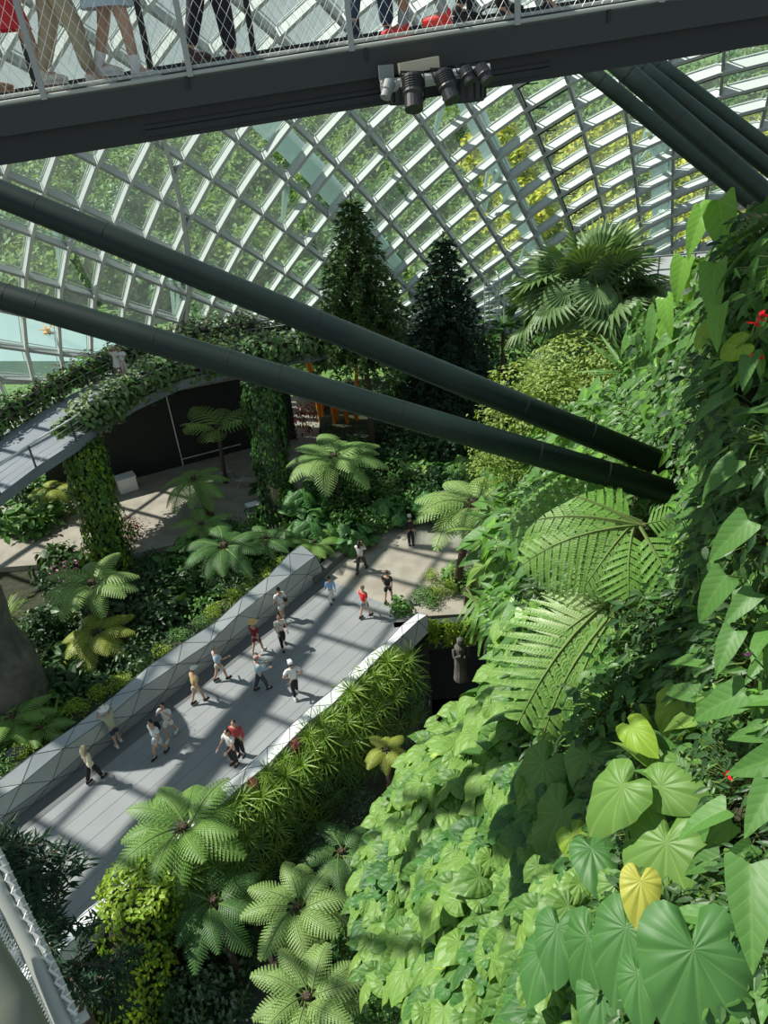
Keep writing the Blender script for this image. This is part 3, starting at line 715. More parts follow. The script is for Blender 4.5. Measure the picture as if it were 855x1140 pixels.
def inpoly(x, y, P):
    c = False; j = len(P)-1
    for i in range(len(P)):
        if (P[i][1] > y) != (P[j][1] > y) and x < (P[j][0]-P[i][0])*(y-P[i][1])/(P[j][1]-P[i][1])+P[i][0]: c = not c
        j = i
    return c
def carpet(P, meshes, size, cover, name, label, cat, group, seed=1, lift=.0, tag=None):
    """plants spread over pixel region P of the slope, spaced `cover` metres"""
    r_ = random.Random(seed); xs = [p[0] for p in P]; ys = [p[1] for p in P]; got = []; tries = 0
    while tries < 2600:
        tries += 1; x = r_.uniform(min(xs), max(xs)); y = r_.uniform(min(ys), max(ys))
        if not inpoly(x, y, P) or x < lb(y)-2: continue
        p = Mp(x, y)
        if any((p-q).length < cover for q in got): continue
        got.append(p); inst(name, r_.choice(meshes), slope_frame(x, y, lift-.05, size*r_.uniform(.85,1.15), r_.uniform(-.35,.35)), label=label, cat=cat, group=group)
    return len(got)
cnt = {}
cnt['a'] = carpet([(425,812),(470,790),(520,770),(560,800),(560,900),(480,960),(400,930),(400,880)], HC[:2], .95, .6, 'heart_leaf_climber', 'bright green heart-leaved climber in the sunlit mass at the upper edge of the dark grotto', 'climbing plant', 'sunlit heart-leaved climbers beside the grotto', 1)
cnt['b'] = carpet([(385,965),(480,962),(560,905),(600,960),(560,1060),(540,1160),(440,1160),(400,1050)], [HC[0],HC[1],HC[1],HC[2]], .9, .6, 'heart_leaf_climber', 'small-leaved sunlit heart-leaf climber low on the slope right of the two bottom tree ferns', 'climbing plant', 'small heart-leaved climbers low on the slope', 2)
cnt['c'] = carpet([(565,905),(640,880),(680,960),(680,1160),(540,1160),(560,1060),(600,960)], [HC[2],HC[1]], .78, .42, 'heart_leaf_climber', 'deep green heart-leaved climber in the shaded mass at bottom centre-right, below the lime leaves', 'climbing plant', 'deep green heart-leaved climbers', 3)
cnt['d'] = carpet([(525,700),(600,690),(600,800),(560,850),(500,790),(522,740)], [HC[1],HC[0],SG[1]], .95, .6, 'broad_leaf_climber', 'broad-leaved climber hanging beside the stone figure, left of the big slope ferns', 'climbing plant', 'broad-leaved climbers left of the slope ferns', 4)
cnt['e'] = carpet([(530,560),(600,540),(640,560),(590,640),(590,700),(525,700),(530,620)], [SG[1],SG[0],MXs[1]], 1.05, .85, 'arrow_leaf_climber', 'arrow-leaved climber on the slope right of the trunked tree fern by the plaza', 'climbing plant', 'arrow-leaved climbers right of the plaza tree fern', 5)
cnt['f'] = carpet([(560,500),(600,470),(690,400),(770,340),(780,420),(730,480),(740,530),(640,560),(560,545)], [SG[1],SG[0],MXs[0],MXs[1]], 1.0, .72, 'green_slope_shrub', 'leafy green slope plant around the upper strut where it enters the mountain', 'slope plant', 'leafy plants around the strut ends', 6)
cnt['g'] = carpet([(780,330),(870,260),(900,420),(880,560),(740,560),(745,470),(780,420)], [MXs[0],MXs[2],MXs[3],SG[0],MXs[1]], .72, .4, 'mixed_slope_shrub', 'mixed dark green and reddish shrub growing on the upper right slope above the strut ends', 'slope plant', 'mixed shrubs on the upper right slope', 7)
cnt['h'] = carpet([(745,560),(890,560),(890,800),(740,800),(700,700),(720,600)], [MXs[3],MXs[0],SG[0],MXs[1]], .68, .38, 'mixed_slope_shrub', 'narrow-leaved green shrub on the slope to the right of the big ferns', 'slope plant', 'narrow-leaved shrubs right of the big ferns', 8)
cnt['i'] = carpet([(590,560),(740,560),(720,640),(740,800),(640,860),(590,830),(590,700)], [MXs[3],MXs[0],MXs[3]], .9, .62, 'understorey_shrub', 'dark understorey shrub behind the big slope ferns', 'slope plant', 'dark shrubs behind the big slope ferns', 9)
cnt['j'] = carpet([(640,830),(890,800),(890,1170),(680,1170),(670,960)], [MXs[3],MXs[3],MXs[0],SG[0]], .62, .42, 'understorey_shrub', 'dark understorey shrub behind the giant elephant-ear leaves at lower right', 'slope plant', 'dark shrubs behind the giant leaves', 10)
# giant leaves, one plant = one leaf on its stalk with a bud sheath ---------------------------
def giant(x, y, size, m, label, rot=0.0, kind=0, lift=.8, name='elephant_ear_leaf', tz=(0,0), curl=1.0):
    n_ = (Mn(x, y)*.3+(CAM-Mp(x, y)).normalized()*.9+SUNV*.25).normalized(); n_ = (n_+vR*tz[0]+vU*tz[1]).normalized(); p = Mp(x, y)+n_*lift
    # position so the stalk point sits at the pixel
    d = CAM-p; yv = (-vU*math.cos(rot)+vR*math.sin(rot))
    t = inst(name, None, None, label=label, cat='large leaf plant'); t.location = p
    bl = MB(); T_ = t_heart(int(x+y), seg=26, wav=.05, cup=.2*curl, long=1.15) if kind == 0 else t_strip([(0,.05),(.02,.2),(.1,.26),(.2,.25),(.35,.235),(.5,.2),(.65,.155),(.8,.1),(.92,.045),(1,.004)], 3, .25, .3*curl, .022, x)
    put(bl, T_, frame(Vector((0,0,0)), n_, yv, size)); bl.obj('blade', m, t, smooth=True)
    s = MB(); q0 = -n_*(lift+.2)+UP*-.25+vR*.1; s.tube([q0, q0*.5+UP*.14, Vector((0,0,0))], [.014*size+.006,.012*size+.004,.008], 6); s.obj('stalk', M_stem, t)
    return t
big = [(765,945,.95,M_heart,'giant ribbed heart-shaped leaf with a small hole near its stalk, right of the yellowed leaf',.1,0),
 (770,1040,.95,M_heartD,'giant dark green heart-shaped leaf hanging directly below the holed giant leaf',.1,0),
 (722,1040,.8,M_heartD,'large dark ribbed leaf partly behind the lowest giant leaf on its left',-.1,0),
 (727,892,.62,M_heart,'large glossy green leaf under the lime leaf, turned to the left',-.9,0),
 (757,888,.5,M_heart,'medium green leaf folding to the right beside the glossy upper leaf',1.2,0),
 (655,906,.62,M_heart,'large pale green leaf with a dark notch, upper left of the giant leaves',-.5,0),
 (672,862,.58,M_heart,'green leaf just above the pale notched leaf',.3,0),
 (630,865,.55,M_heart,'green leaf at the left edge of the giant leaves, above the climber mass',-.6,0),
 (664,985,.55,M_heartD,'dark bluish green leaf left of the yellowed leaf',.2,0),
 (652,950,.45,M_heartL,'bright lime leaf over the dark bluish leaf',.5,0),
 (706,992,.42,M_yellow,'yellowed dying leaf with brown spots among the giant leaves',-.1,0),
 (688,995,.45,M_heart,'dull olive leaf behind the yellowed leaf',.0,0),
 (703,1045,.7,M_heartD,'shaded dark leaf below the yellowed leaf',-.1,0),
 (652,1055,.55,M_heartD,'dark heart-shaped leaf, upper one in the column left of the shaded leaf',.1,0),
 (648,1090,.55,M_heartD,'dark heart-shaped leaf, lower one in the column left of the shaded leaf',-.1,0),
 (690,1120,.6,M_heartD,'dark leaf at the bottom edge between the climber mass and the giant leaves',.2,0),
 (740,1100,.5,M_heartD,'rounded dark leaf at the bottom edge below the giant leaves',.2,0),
 (780,790,.52,M_heartL,'glowing lime heart-shaped leaf with deep ribs, right of the fern crown base',.0,0),
 (727,815,.4,M_heartL,'lime leaf lit from behind, left of the glowing ribbed leaf',-.2,0),
 (735,850,.34,M_heartL,'small lime leaf folded on a reddish stalk below the backlit lime leaf',.7,0),
 (650,800,.5,M_heart,'glossy dark leaf with white sheen below the fern crown on its left',-.7,0),
 (820,805,.35,M_heart,'green leaf right of the glowing lime leaf, beneath the long leaf at the edge',.3,1),
 (860,790,.8,M_sag,'long leaf at the right edge pointing left, level with the lime leaves',-1.5,1),
 (870,900,.75,M_sag,'ribbed arrow leaf at the right edge pointing down-left, above the huge hanging blade',-.5,1),
 (845,1010,.95,M_sag,'huge hanging dark blade at the right edge near the bottom',.05,1),
 (870,835,.7,M_sag,'arrow leaf at the right edge just under the long leaf',-1.2,1),
 (850,560,.62,M_sag,'long bluish green leaf at the right edge level with the strut ends, pointing left',-1.1,1),
 (866,600,.75,M_sag,'long bluish green leaf at the right edge below the strut ends, pointing down-left',-1.0,1),
 (856,650,.8,M_sag,'broad wavy leaf at the right edge, the largest beside the ferns',-.9,1),
 (820,635,.4,M_sag,'short green arrow leaf left of the broad wavy edge leaf',-1.3,1),
 (840,700,.5,M_sag,'green arrow leaf at the right edge below the broad wavy leaf',-.8,1),
 (835,740,.55,M_sag,'green arrow leaf at the right edge beside the small pink flowers',-.4,1),
 (745,460,.62,M_sagL,'upright pair leaf standing over the strut end, the left leaf of the two',.0,1),
 (770,478,.55,M_sagL,'pair leaf hanging over the strut end, the right leaf of the two',.15,1),
 (850,420,.5,M_sag,'hanging arrow leaf at the right edge below the red flowers',-.3,1),
 (835,250,.85,M_sagL,'tall lobed leaf at the top of the right slope, against the glass',.2,1),
 (800,262,.6,M_sagL,'glossy arrow leaf at the top of the slope, second from the left of the row',-.5,1),
 (775,285,.6,M_sagL,'glossy arrow leaf hanging at the left end of the row by the platform',-.2,1),
 (795,300,.6,M_sagL,'glossy folded leaf hanging in front of the grey platform',-.5,1),
 (835,310,.8,M_sagL,'broad sunlit leaf right of the platform, above the red flower',-.2,1),
 (850,275,.7,M_sagL,'sunlit upright leaf at the top right corner of the slope',.5,1),
 (835,355,.6,M_sagL,'sunlit leaf hanging left of the upper red flower',-.3,1),
 (852,380,.5,M_heartL,'rounded bright leaf at the right edge just under the upper red flower',-1.2,0),
 (825,398,.42,M_heartL,'lime leaf between the two red flowers',-.9,0),
 (785,350,.5,M_sagL,'leaf hanging straight down left of the upper right leaf row',.1,1)]
for x, y, s, m, lab, rot, kd in big: giant(x, y, s*((.86 if x > 740 or y < 940 else .72) if kd == 0 else .78)*Dm(x, y)/8.2*(.9 if y < 700 else 1)*(.6 if y < 480 and kd == 0 else 1), m, lab, rot, kd, lift=(1.5 if m is M_yellow else .8+.25*math.sin(x*7+y)), tz=(rnd.uniform(-.4,.4), rnd.uniform(-.2,.35)))
# narrow bromeliad rosettes and flowers on the slope
bl = g_rosette(T_strap, 16, .9, 3, .3, 1.3); ME_ros = bl.mesh('leaves', [M_sag])
for x, y, s, lab in ((700,420,1.5,'grey-green spear-leaved rosette high on the slope above the strut end'), (760,405,1.2,'spear-leaved rosette beside the mixed shrubs, right of the grey-green rosette'), (795,612,.6,'small strap-leaved rosette below the strut ends')):
    inst('spear_rosette', ME_ros, slope_frame(x, y, .15, s), label=lab, cat='rosette plant')
def flower(x, y, m, s, lab, n=5, name='flower', D=None):
    p = Mp(x, y)+(CAM-Mp(x, y)).normalized()*.75 if D is None else atd(x, y, D); t = empty(name, p, 0, lab, 'flower'); b = MB(); r_ = random.Random(int(x))
    for q in range(n): put(b, T_oval, frame(rdir(r_)*s*.5, rdir(r_, .5), rdir(r_), s))
    b.obj('petals', m, t); b = MB(); b.tube([(0,0,0),(.02,.1,-.2),(0,.3,-.4)], .008, 5); b.obj('stalk', M_stem, t)
flower(843,355,M_redf,.085,'upper cluster of red waxy flowers at the right edge',6); flower(845,395,M_redf,.065,'lower small red flowers at the right edge',5)
flower(779,727,M_pink,.05,'small pink flower right of the fern crown, left one of two'); flower(836,729,M_pink,.05,'small pink flower near the right edge, right one of two')
flower(684,852,M_redf,.06,'small reddish leaf bud beside the pale notched leaf',2); flower(808,866,M_redf,.07,'single small red flower bud above the holed giant leaf',3)
# big bipinnate ferns on the slope ---------------------------------------------------------
big_a = fronds('slopeA', 1.9, .8, leafmat('slope_fern_green', (.16,.38,.06), (.24,.48,.09), None, .35, .5), 3, pairs=10, teeth=22, droop=.5, rise=.3, fat=.36)
big_b = fronds('slopeB', 1.9, .8, M_fern, 3, pairs=11, teeth=22, droop=.55, rise=.28, fat=.36)
big_c = fronds('slopeC', 1.8, .8, leafmat('slope_fern_pale', (.34,.5,.2), (.46,.6,.28), None, .3, .45), 2, pairs=10, teeth=22, droop=.45, rise=.3, fat=.38)
def slope_fern(cx_, cy_, D, specs, lab):
    c = atd(cx_, cy_, D); t = empty('slope_tree_fern', c, 0, lab, 'tree fern'); up_ = (CAM-c).normalized()
    for (tx, ty, D2, ms) in specs:
        e = atd(tx, ty, D2)-c; L_ = e.length; z = (up_*.8+Vector((0,0,.5))).normalized(); me = rnd.choice(ms)
        inst('frond', me, frame(up_*.1, z, e+z*L_*.05, L_/1.7), t)
    b = MB(); b.tube([Vector((0,0,0)), -up_*.7-UP*.7], [.09,.13], 8); b.obj('trunk', M_bark, t)
slope_fern(692,672,12.4, [(585,735,11.8,big_c),(800,668,11.6,big_a),(735,768,11.5,big_a),(690,825,11.4,big_a),(600,690,12.0,big_c),(655,600,12.4,big_b),(735,630,12.2,big_b),(770,640,11.8,big_b),(620,650,12.2,big_b),(570,800,12,big_b),(610,812,11.7,big_b),(640,790,11.6,big_a),(745,745,11.2,big_a)], 'large slope tree fern with a pale sunlit frond spreading left and a bright frond right')
slope_fern(712,585,12.2, [(575,600,12.8,big_b),(590,640,12.6,big_b),(600,560,12.8,big_a),(640,655,12.0,big_b),(770,640,11.2,big_a),(750,560,11.8,big_a),(700,660,11.4,big_a),(640,560,12.6,big_a)], 'wide dark slope tree fern just below the strut ends')
slope_fern(520,655+0,24.0, [(560,700,23,big_a),(600,690,22,big_a)], 'loose fern on the slope edge beside the grotto climbers')
# ------------------------------------------------------------------ shrub meshes for the garden
def sm(m, n, r3, size, seed, temp=T_small, top=.25): return g_ball(temp, n, r3, size, seed, top).mesh('foliage', [m])
S_g = [sm(M_shrub, 520, (1,1,.85), .17, s) for s in (1,2)]
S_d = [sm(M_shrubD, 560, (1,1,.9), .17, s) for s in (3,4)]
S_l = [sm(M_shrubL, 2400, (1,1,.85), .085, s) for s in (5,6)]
S_y = [sm(M_shrubY, 650, (1,1,.8), .13, s) for s in (7,8)]
S_b = [sm(M_shrubB, 620, (1,1,.8), .14, 9)]
S_r = [sm(M_red, 520, (1,1,1.1), .15, 10)]
S_o = [sm(M_shrub, 130, (1,1,.8), .42, 11, T_oval), sm(M_shrubD, 140, (1,1,.8), .42, 12, T_oval)]
S_h = [g_ball(hearts_lo[0], 60, (1,1,.7), .5, 13, .5).mesh('foliage', [M_heartD]), g_ball(hearts_lo[1], 60, (1,1,.7), .45, 14, .5).mesh('foliage', [M_heart])]
def shrub(px, py, z, s, ms, label, group=None, cat='shrub', name='shrub', sz=None, zc=.5):
    """crown centre at pixel (px, py), standing on height z; s = half width in metres"""
    sz = sz or s; p = atz(px, py, z+sz*zc); k = rnd.choice(ms)
    M = Matrix.Translation(p) @ Matrix.Rotation(rnd.uniform(0, 6), 4, 'Z') @ Matrix.Diagonal((s, s, sz, 1))
    return inst(name, k, M, label=label, cat=cat, group=group)
def fill(P, n, z, s0, s1, ms, label, group, seed, name='shrub', sep=.9, zc=.4):
    r_ = random.Random(seed); xs = [p[0] for p in P]; ys = [p[1] for p in P]; got = []; t = 0
    while len(got) < n and t < 4000:
        t += 1; x = r_.uniform(min(xs), max(xs)); y = r_.uniform(min(ys), max(ys)); s = r_.uniform(s0, s1)
        if not inpoly(x, y, P): continue
        p = atz(x, y, z+s*zc)
        if any((p-q).length < sep*(s0+s1)/2 for q in got): continue
        got.append(p); M = Matrix.Translation(p) @ Matrix.Rotation(r_.uniform(0, 6), 4, 'Z') @ Matrix.Diagonal((s, s, s, 1))
        inst(name, r_.choice(ms), M, label=label, cat='shrub', group=group)
# bed between the court and the walkway
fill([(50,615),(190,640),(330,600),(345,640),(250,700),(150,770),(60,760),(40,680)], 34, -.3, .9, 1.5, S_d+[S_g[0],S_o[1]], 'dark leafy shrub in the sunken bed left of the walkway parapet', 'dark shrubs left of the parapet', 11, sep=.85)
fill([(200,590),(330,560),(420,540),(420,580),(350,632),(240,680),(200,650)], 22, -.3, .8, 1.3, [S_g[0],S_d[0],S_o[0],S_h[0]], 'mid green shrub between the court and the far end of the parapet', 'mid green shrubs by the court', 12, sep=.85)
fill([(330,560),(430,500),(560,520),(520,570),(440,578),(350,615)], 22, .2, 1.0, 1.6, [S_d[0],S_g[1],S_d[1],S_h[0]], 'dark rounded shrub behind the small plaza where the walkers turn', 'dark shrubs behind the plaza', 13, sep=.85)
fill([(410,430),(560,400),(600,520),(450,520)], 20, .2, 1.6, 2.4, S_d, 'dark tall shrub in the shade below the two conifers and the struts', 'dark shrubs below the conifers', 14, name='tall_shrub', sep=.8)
fill([(400,470),(420,460),(430,510),(330,510),(345,490)], 6, .2, .9, 1.3, [S_g[0],S_d[1]], 'leafy shrub around the orange glazed figures', 'shrubs around the orange figures', 15)
fill([(0,545),(70,520),(85,560),(60,590),(0,600)], 9, 0, 1.0, 1.6, [S_g[1],S_d[0],S_o[0]], 'green shrub under the left end of the curved ramp', 'shrubs under the ramp', 16)
fill([(0,800),(60,770),(150,760),(120,800),(30,850),(0,860)], 14, -.4, .6, 1.0, [S_g[0],S_o[0],S_d[0],S_y[0]], 'low green plant behind the near end of the grey parapet', 'low plants behind the near parapet', 17, name='low_plant')
fill([(440,520),(520,520),(560,500),(560,560),(490,560)], 7, .1, 1.0, 1.5, [S_h[0],S_h[1]], 'large round-leaved plant in shade behind the plaza', 'round-leaved plants behind the plaza', 18, name='round_leaved_plant')
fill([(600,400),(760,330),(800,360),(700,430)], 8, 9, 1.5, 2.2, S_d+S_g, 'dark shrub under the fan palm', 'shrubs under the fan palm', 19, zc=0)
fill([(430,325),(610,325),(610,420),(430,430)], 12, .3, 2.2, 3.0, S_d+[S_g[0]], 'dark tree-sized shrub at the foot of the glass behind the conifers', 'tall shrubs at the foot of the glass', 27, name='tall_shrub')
fill([(220,340),(350,300),(360,380),(240,390)], 7, .3, 1.6, 2.4, [S_g[0],S_d[0],S_g[1]], 'green shrub at the foot of the glass left of the tall conifer', 'shrubs at the foot of the glass', 28)
# planting along the top of the left parapet: bright trailing plants
P0_ = pl_rows[3][0]; Nn = 17
for q in range(Nn):
    f = (q+6.5)/(Nn+6.5); p = A_.lerp(A1e, f)-nl*(1.75+rnd.uniform(-.15,.25))+UP*.75
    M = Matrix.Translation(p) @ Matrix.Rotation(rnd.uniform(0,6), 4, 'Z') @ Matrix.Diagonal((.6,.6,.5,1))
    inst('trailing_plant', rnd.choice(S_y+[S_g[0]]), M, label='bright yellow-green trailing plant along the outer top edge of the grey parapet', cat='shrub', group='trailing plants along the parapet')
b = MB()
pa = A_-nl*1.7; pc = A1e-nl*1.7; b.bar(pa+UP*.2, pc+UP*.2, 1.2, .8, UP); b.obj('trim_12', M_moss, kind='structure')
for x, y, lab in ((262,668,'bright strap-leaved rosette behind the parapet beside the viewer in white'), (60,812,'strap-leaved clump behind the near parapet, left one'), (35,822,'strap-leaved clump by the small sign behind the near parapet')):
    ms_ = g_rosette(T_strap, 34, 1.3, 5, .1, 1.3).mesh('leaves', [M_strap]); inst('strap_leaf_plant', ms_, Matrix.Translation(atz(x, y, .3)), label=lab, cat='rosette plant')
# hedge of strap-leaved rosettes outside the right parapet, cascading down the planter face
ROS = [g_rosette(T_strap, 48, .7, s, -.1, 1.35).mesh('leaves', [M_strap]) for s in (1,2)]
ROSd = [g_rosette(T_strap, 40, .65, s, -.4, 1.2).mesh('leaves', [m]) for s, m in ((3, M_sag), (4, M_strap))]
hd = MB(); r_ = random.Random(4); H0 = B0+db*1.6; B2h = B2-db*1.7; Lh = (B2h-H0).length; nh = 0
cross = [(1.0,.8),(1.4,.5),(1.7,0),(1.9,-.6),(2.0,-1.3),(2.0,-2.1)]
for a, c in zip([(.8,.5)]+cross, cross):
    hd.add([H0+nb*(a[0]-.35)+UP*(a[1]-.25), B2h+nb*(a[0]-.35)+UP*(a[1]-.25), B2h+nb*(c[0]-.35)+UP*(c[1]-.25), H0+nb*(c[0]-.35)+UP*(c[1]-.25)], [(0,1,2,3)])
hd.add([H0+nb*1.65+UP*-2.3, B2h+nb*1.65+UP*-2.3, B2h+nb*1.6+UP*-5.2, H0+nb*1.6+UP*-5.2], [(0,1,2,3)])
hd.obj('wall_planter_face', M_moss, kind='structure')
Rn = int(Lh/.62)
for j, (d_, h_) in enumerate(cross):
    for q in range(Rn):
        f = (q+.5*(j % 2)+r_.uniform(-.2,.2))/Rn; p = H0.lerp(B2h, min(1, max(0, f)))+nb*(d_+r_.uniform(-.1,.1))+UP*(h_+r_.uniform(-.12,.12))
        ax = (UP*(1-.18*j)+nb*(.15+.2*j)).normalized(); M = Matrix.Translation(p) @ UP.rotation_difference(ax).to_matrix().to_4x4() @ Matrix.Rotation(r_.uniform(0,6), 4, 'Z') @ Matrix.Scale(r_.uniform(.65,1.25), 4)
        if j == 0 and f < .5 and q % 3 == 0: inst('red_leaved_plant', S_r[0], Matrix.Translation(p+UP*.0) @ Matrix.Scale(.28, 4), label='small dark red plant among the rosettes along the top of the hedge', cat='shrub', group='red plants in the hedge'); continue
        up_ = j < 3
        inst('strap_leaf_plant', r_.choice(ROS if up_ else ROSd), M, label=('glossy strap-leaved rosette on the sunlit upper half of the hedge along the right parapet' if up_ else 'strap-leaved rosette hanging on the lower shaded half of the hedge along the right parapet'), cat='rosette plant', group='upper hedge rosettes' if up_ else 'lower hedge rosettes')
fill([(430,680),(530,665),(540,640),(500,618),(470,655)], 12, .1, .45, .75, [S_g[0],S_y[0],S_o[0],S_h[1]], 'bright leafy shrub on the planter at the plaza edge, right of the parapet end', 'plaza edge shrubs', 21, sep=.8, zc=.3)
for q, x in enumerate((480, 520, 500)):
    m_ = g_ball(T_lance, 160, (.45,.35,.8), .3, 30+q).mesh('foliage', [M_shrubY]); p = aty(x, 700, B2.y-.1); inst('hanging_fern', m_, Matrix.Translation(p-UP*.2), label=('trailing tuft hanging over the teal wall under the plaza edge, left one', 'trailing tuft hanging over the teal wall beside the stone figure', 'trailing tuft hanging over the teal wall, middle one')[q], cat='hanging plant')
# paddle leaves hanging from the near end of the hedge
for q, (x, y, rot, s) in enumerate(((284,860,.2,.75),(276,893,.1,.8),(318,885,.1,.7),(345,870,.1,.55),(268,915,-.3,.9),(300,905,.2,.6))):
    p = atz(x, y-12, -.9); bl = MB(); put(bl, t_strip([(0,.01),(.2,.1),(.5,.14),(.8,.1),(1,.004)], 2, .2, .15), frame(Vector((0,0,0)), (CAM-p).normalized(), -vU*math.cos(rot)+vR*math.sin(rot), s*1.35))
    t = empty('paddle_leaf', p, 0, ('lime paddle-shaped leaf hanging on the hedge, topmost one','lime paddle-shaped leaf hanging on the hedge, the lower and brightest','dull paddle leaf hanging on the hedge right of the brightest','small dull paddle leaf, the rightmost on the hedge','twisted pale paddle leaf beside the upper tree fern','short paddle leaf between the two bright ones and the dull one')[q], 'hanging leaf'); bl.obj('blade', M_strap, t)
    s_ = MB(); s_.tube([(0,0,0),Vector((-.25,.1,.35)),Vector((-.5,.3,.4))], .015, 5); s_.obj('stalk', M_stem, t)
# ------------------------------------------------------------------ tree ferns
fr_m = fronds('mid', 1.9, .4, M_fern, 3, pairs=14, teeth=7, droop=.75, rise=.5)
fr_l = fronds('midL', 1.9, .41, M_fernL, 3, pairs=14, teeth=7, droop=.75, rise=.5)
fr_y = fronds('midY', 1.7, .42, M_fernY, 2, pairs=16, teeth=7, droop=.8, rise=.4)
fr_x = fronds('openL', 1.7, .62, M_fernL, 2, pairs=9, teeth=8, droop=.5, rise=.4, fat=.33)
fr_d = fronds('midD', 1.8, .36, M_fernD, 2, pairs=18, teeth=7, droop=.8, rise=.45)
def tf(px, py, z, h, ms, n, size, label, seed, **k):
    return tree_fern(atz(px, py, z+h), ms, n, label, h, size, seed, **k)
tf(372, 512, .1, 3.2, fr_l, 17, 1.65, 'large pale tree fern in full sun behind the court, below the lower strut', 1)
tf(243, 480, 0, 3.5, fr_x, 8, 1.6, 'open tree fern with seven feathery fronds against the black partition', 2, lean=(.2,0), up=.45)
tf(216, 535, 0, 2.6, fr_m, 14, 1.25, 'drooping dark tree fern with a thick leaning trunk in front of the court', 3, lean=(-.7,.6), up=-.2, trunk=.2)
tf(103, 652, -.3, 3.0, fr_l, 14, 1.25, 'pale green tree fern standing in the dark bed left of the walkway', 4, lean=(-.4,.2))
tf(108, 706, -.3, 1.6, fr_y, 12, 1.2, 'yellowish tree fern directly below the pale one in the dark bed', 5, up=.1)
tf(527, 565, .1, 4.2, fr_l, 16, 1.6, 'tree fern on a tall grey trunk beside the plaza, right of the walker in black', 6, lean=(.9,.2), trunk=.17)
tf(350, 605, -.3, 1.2, fr_m, 12, .9, 'small bright fern behind the raised far end of the grey parapet', 7)
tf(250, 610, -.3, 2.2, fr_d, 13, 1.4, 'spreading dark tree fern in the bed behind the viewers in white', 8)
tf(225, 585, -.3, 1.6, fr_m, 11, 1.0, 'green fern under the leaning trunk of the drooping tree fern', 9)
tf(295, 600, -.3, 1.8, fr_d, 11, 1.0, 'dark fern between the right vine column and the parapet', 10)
tf(15, 800, -.4, 1.8, fr_m, 10, .9, 'green fern at the left edge above the small sign', 11)
tf(45, 812, -.4, 1.3, fr_m, 9, .7, 'small green fern right of the left edge fern, near the sign', 12)
tf(110, 790, -.4, .8, fr_y, 9, .6, 'low pale fern just behind the parapet near the viewer in the white sun hat', 13)
tf(60, 545, 0, 1.6, fr_y, 9, 1.0, 'sunlit fern under the curved ramp at the left edge', 14)
tf(205, 925, -5, 6.0, fr_m, 15, 1.3, 'big bright tree fern overlapping the right edge of the walkway, lower left', 15, up=.25)
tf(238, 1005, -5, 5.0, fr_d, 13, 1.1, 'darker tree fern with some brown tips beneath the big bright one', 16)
tf(331, 1012, -5, 5.0, fr_l, 17, .95, 'circular pale tree fern seen from above beside the lower path', 17, up=.1, trunk=.14)
tf(342, 1112, -5, 5.5, fr_l, 14, .95, 'pale tree fern at the bottom edge, below the circular one', 18, up=.25)
tf(430, 836, -5, 6.2, fr_y, 8, .6, 'yellow-tipped fern at the dark gap beside the heart-leaved climbers', 19)
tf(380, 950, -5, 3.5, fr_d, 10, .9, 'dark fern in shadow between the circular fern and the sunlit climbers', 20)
# cycads and palms
def cyc(px, py, z, h, m, n, L_, W, label, seed, name='palm', cat='palm', up=.5):
    ms = [g_comb(L_, W, s).mesh('frond', [m, M_stem]) for s in (seed,)]
    tree_fern(atz(px, py, z+h), ms, n, label, h, 1.0, seed, name=name, cat=cat, up=up)
cyc(592, 335, 3, 4, M_fernD, 11, 2.6, .6, 'feather palm with upright fronds left of the fan palm', 3)
cyc(560, 365, 2, 4, M_fernD, 10, 2.4, .6, 'dark feather palm in shade between the right conifer and the fan palm', 4)
cyc(8, 690, -.3, 2.2, M_strap, 22, 1.5, .12, 'arching grass-like clump on the rock at the left edge', 5, 'grass_clump', 'grass clump', .7)
cyc(300, 545, 0, 1.0, M_shrubD, 12, 1.2, .4, 'low dark palm beside the right vine column', 6)
cyc(716, 300, 8, 3, M_fernD, 12, 2.0, .35, 'dark fine-leaved palm right of the fan palm', 8)
# fan palm
fp = atd(655, 338, 27); t = empty('fan_palm', fp-UP*4.5, 0, 'large fan palm with pleated leaves and a yellow fruit cluster before the glass', 'palm'); c = Vector((0,0,4.5))
FM = []
for s in range(3):
    b = MB(); r_ = random.Random(s); ns = 22
    for q in range(ns):
        a = math.radians(-125+250*q/(ns-1)); d = Vector((math.sin(a), math.cos(a), -.12)); sd = Vector((math.cos(a), -math.sin(a), 0)); L_ = 1.0*(1-.12*abs(a)/2)
        w0 = .075; i0 = [Vector((0,0,0)), d*L_*.55+sd*w0+UP*.02, d*L_*.55-UP*.03, d*L_*.55-sd*w0+UP*.02, d*L_+Vector((0,0,-.25))+sd*.008]
        b.add(i0, [(0,1,4,2), (0,2,4,3)])
    b.tube([(0,0,0),(0,-.6,-.05),(0,-1.3,-.35)], [.02,.025,.04], 5, 1); FM.append(b.mesh('fan_leaf', [M_palm, M_stem]))
r_ = random.Random(12)
for q in range(52):
    a = q*2.39996; el = 1.35-1.9*(q/52)**.8+r_.uniform(-.3,.3); d = Vector((math.cos(a)*math.cos(el), math.sin(a)*math.cos(el), math.sin(el))); z = Vector((-math.cos(a)*math.sin(el), -math.sin(a)*math.sin(el), math.cos(el)))
    R_ = 1.55+.6*(q/52); inst('fan_leaf', r_.choice(FM), frame(c+d*R_*r_.uniform(.85,1.1), z+d*.35+rdir(r_)*.8, d-UP*.05+rdir(r_)*.6, 1.2*r_.uniform(.9,1.15)), t)
b = MB(); b.tube([(0,0,-4),(0,0,2),c], [.28,.24,.3], 12); b.obj('trunk', M_bark, t)
b = MB()
for q in range(26): b.blob(c+Vector((-.2,-1.0,.1))+rdir(r_)*r_.uniform(.05,.3), .07, 0, 6, 4)
b.obj('fruit_cluster', mat('yellow_fruit', (.6,.45,.04), .5), t)
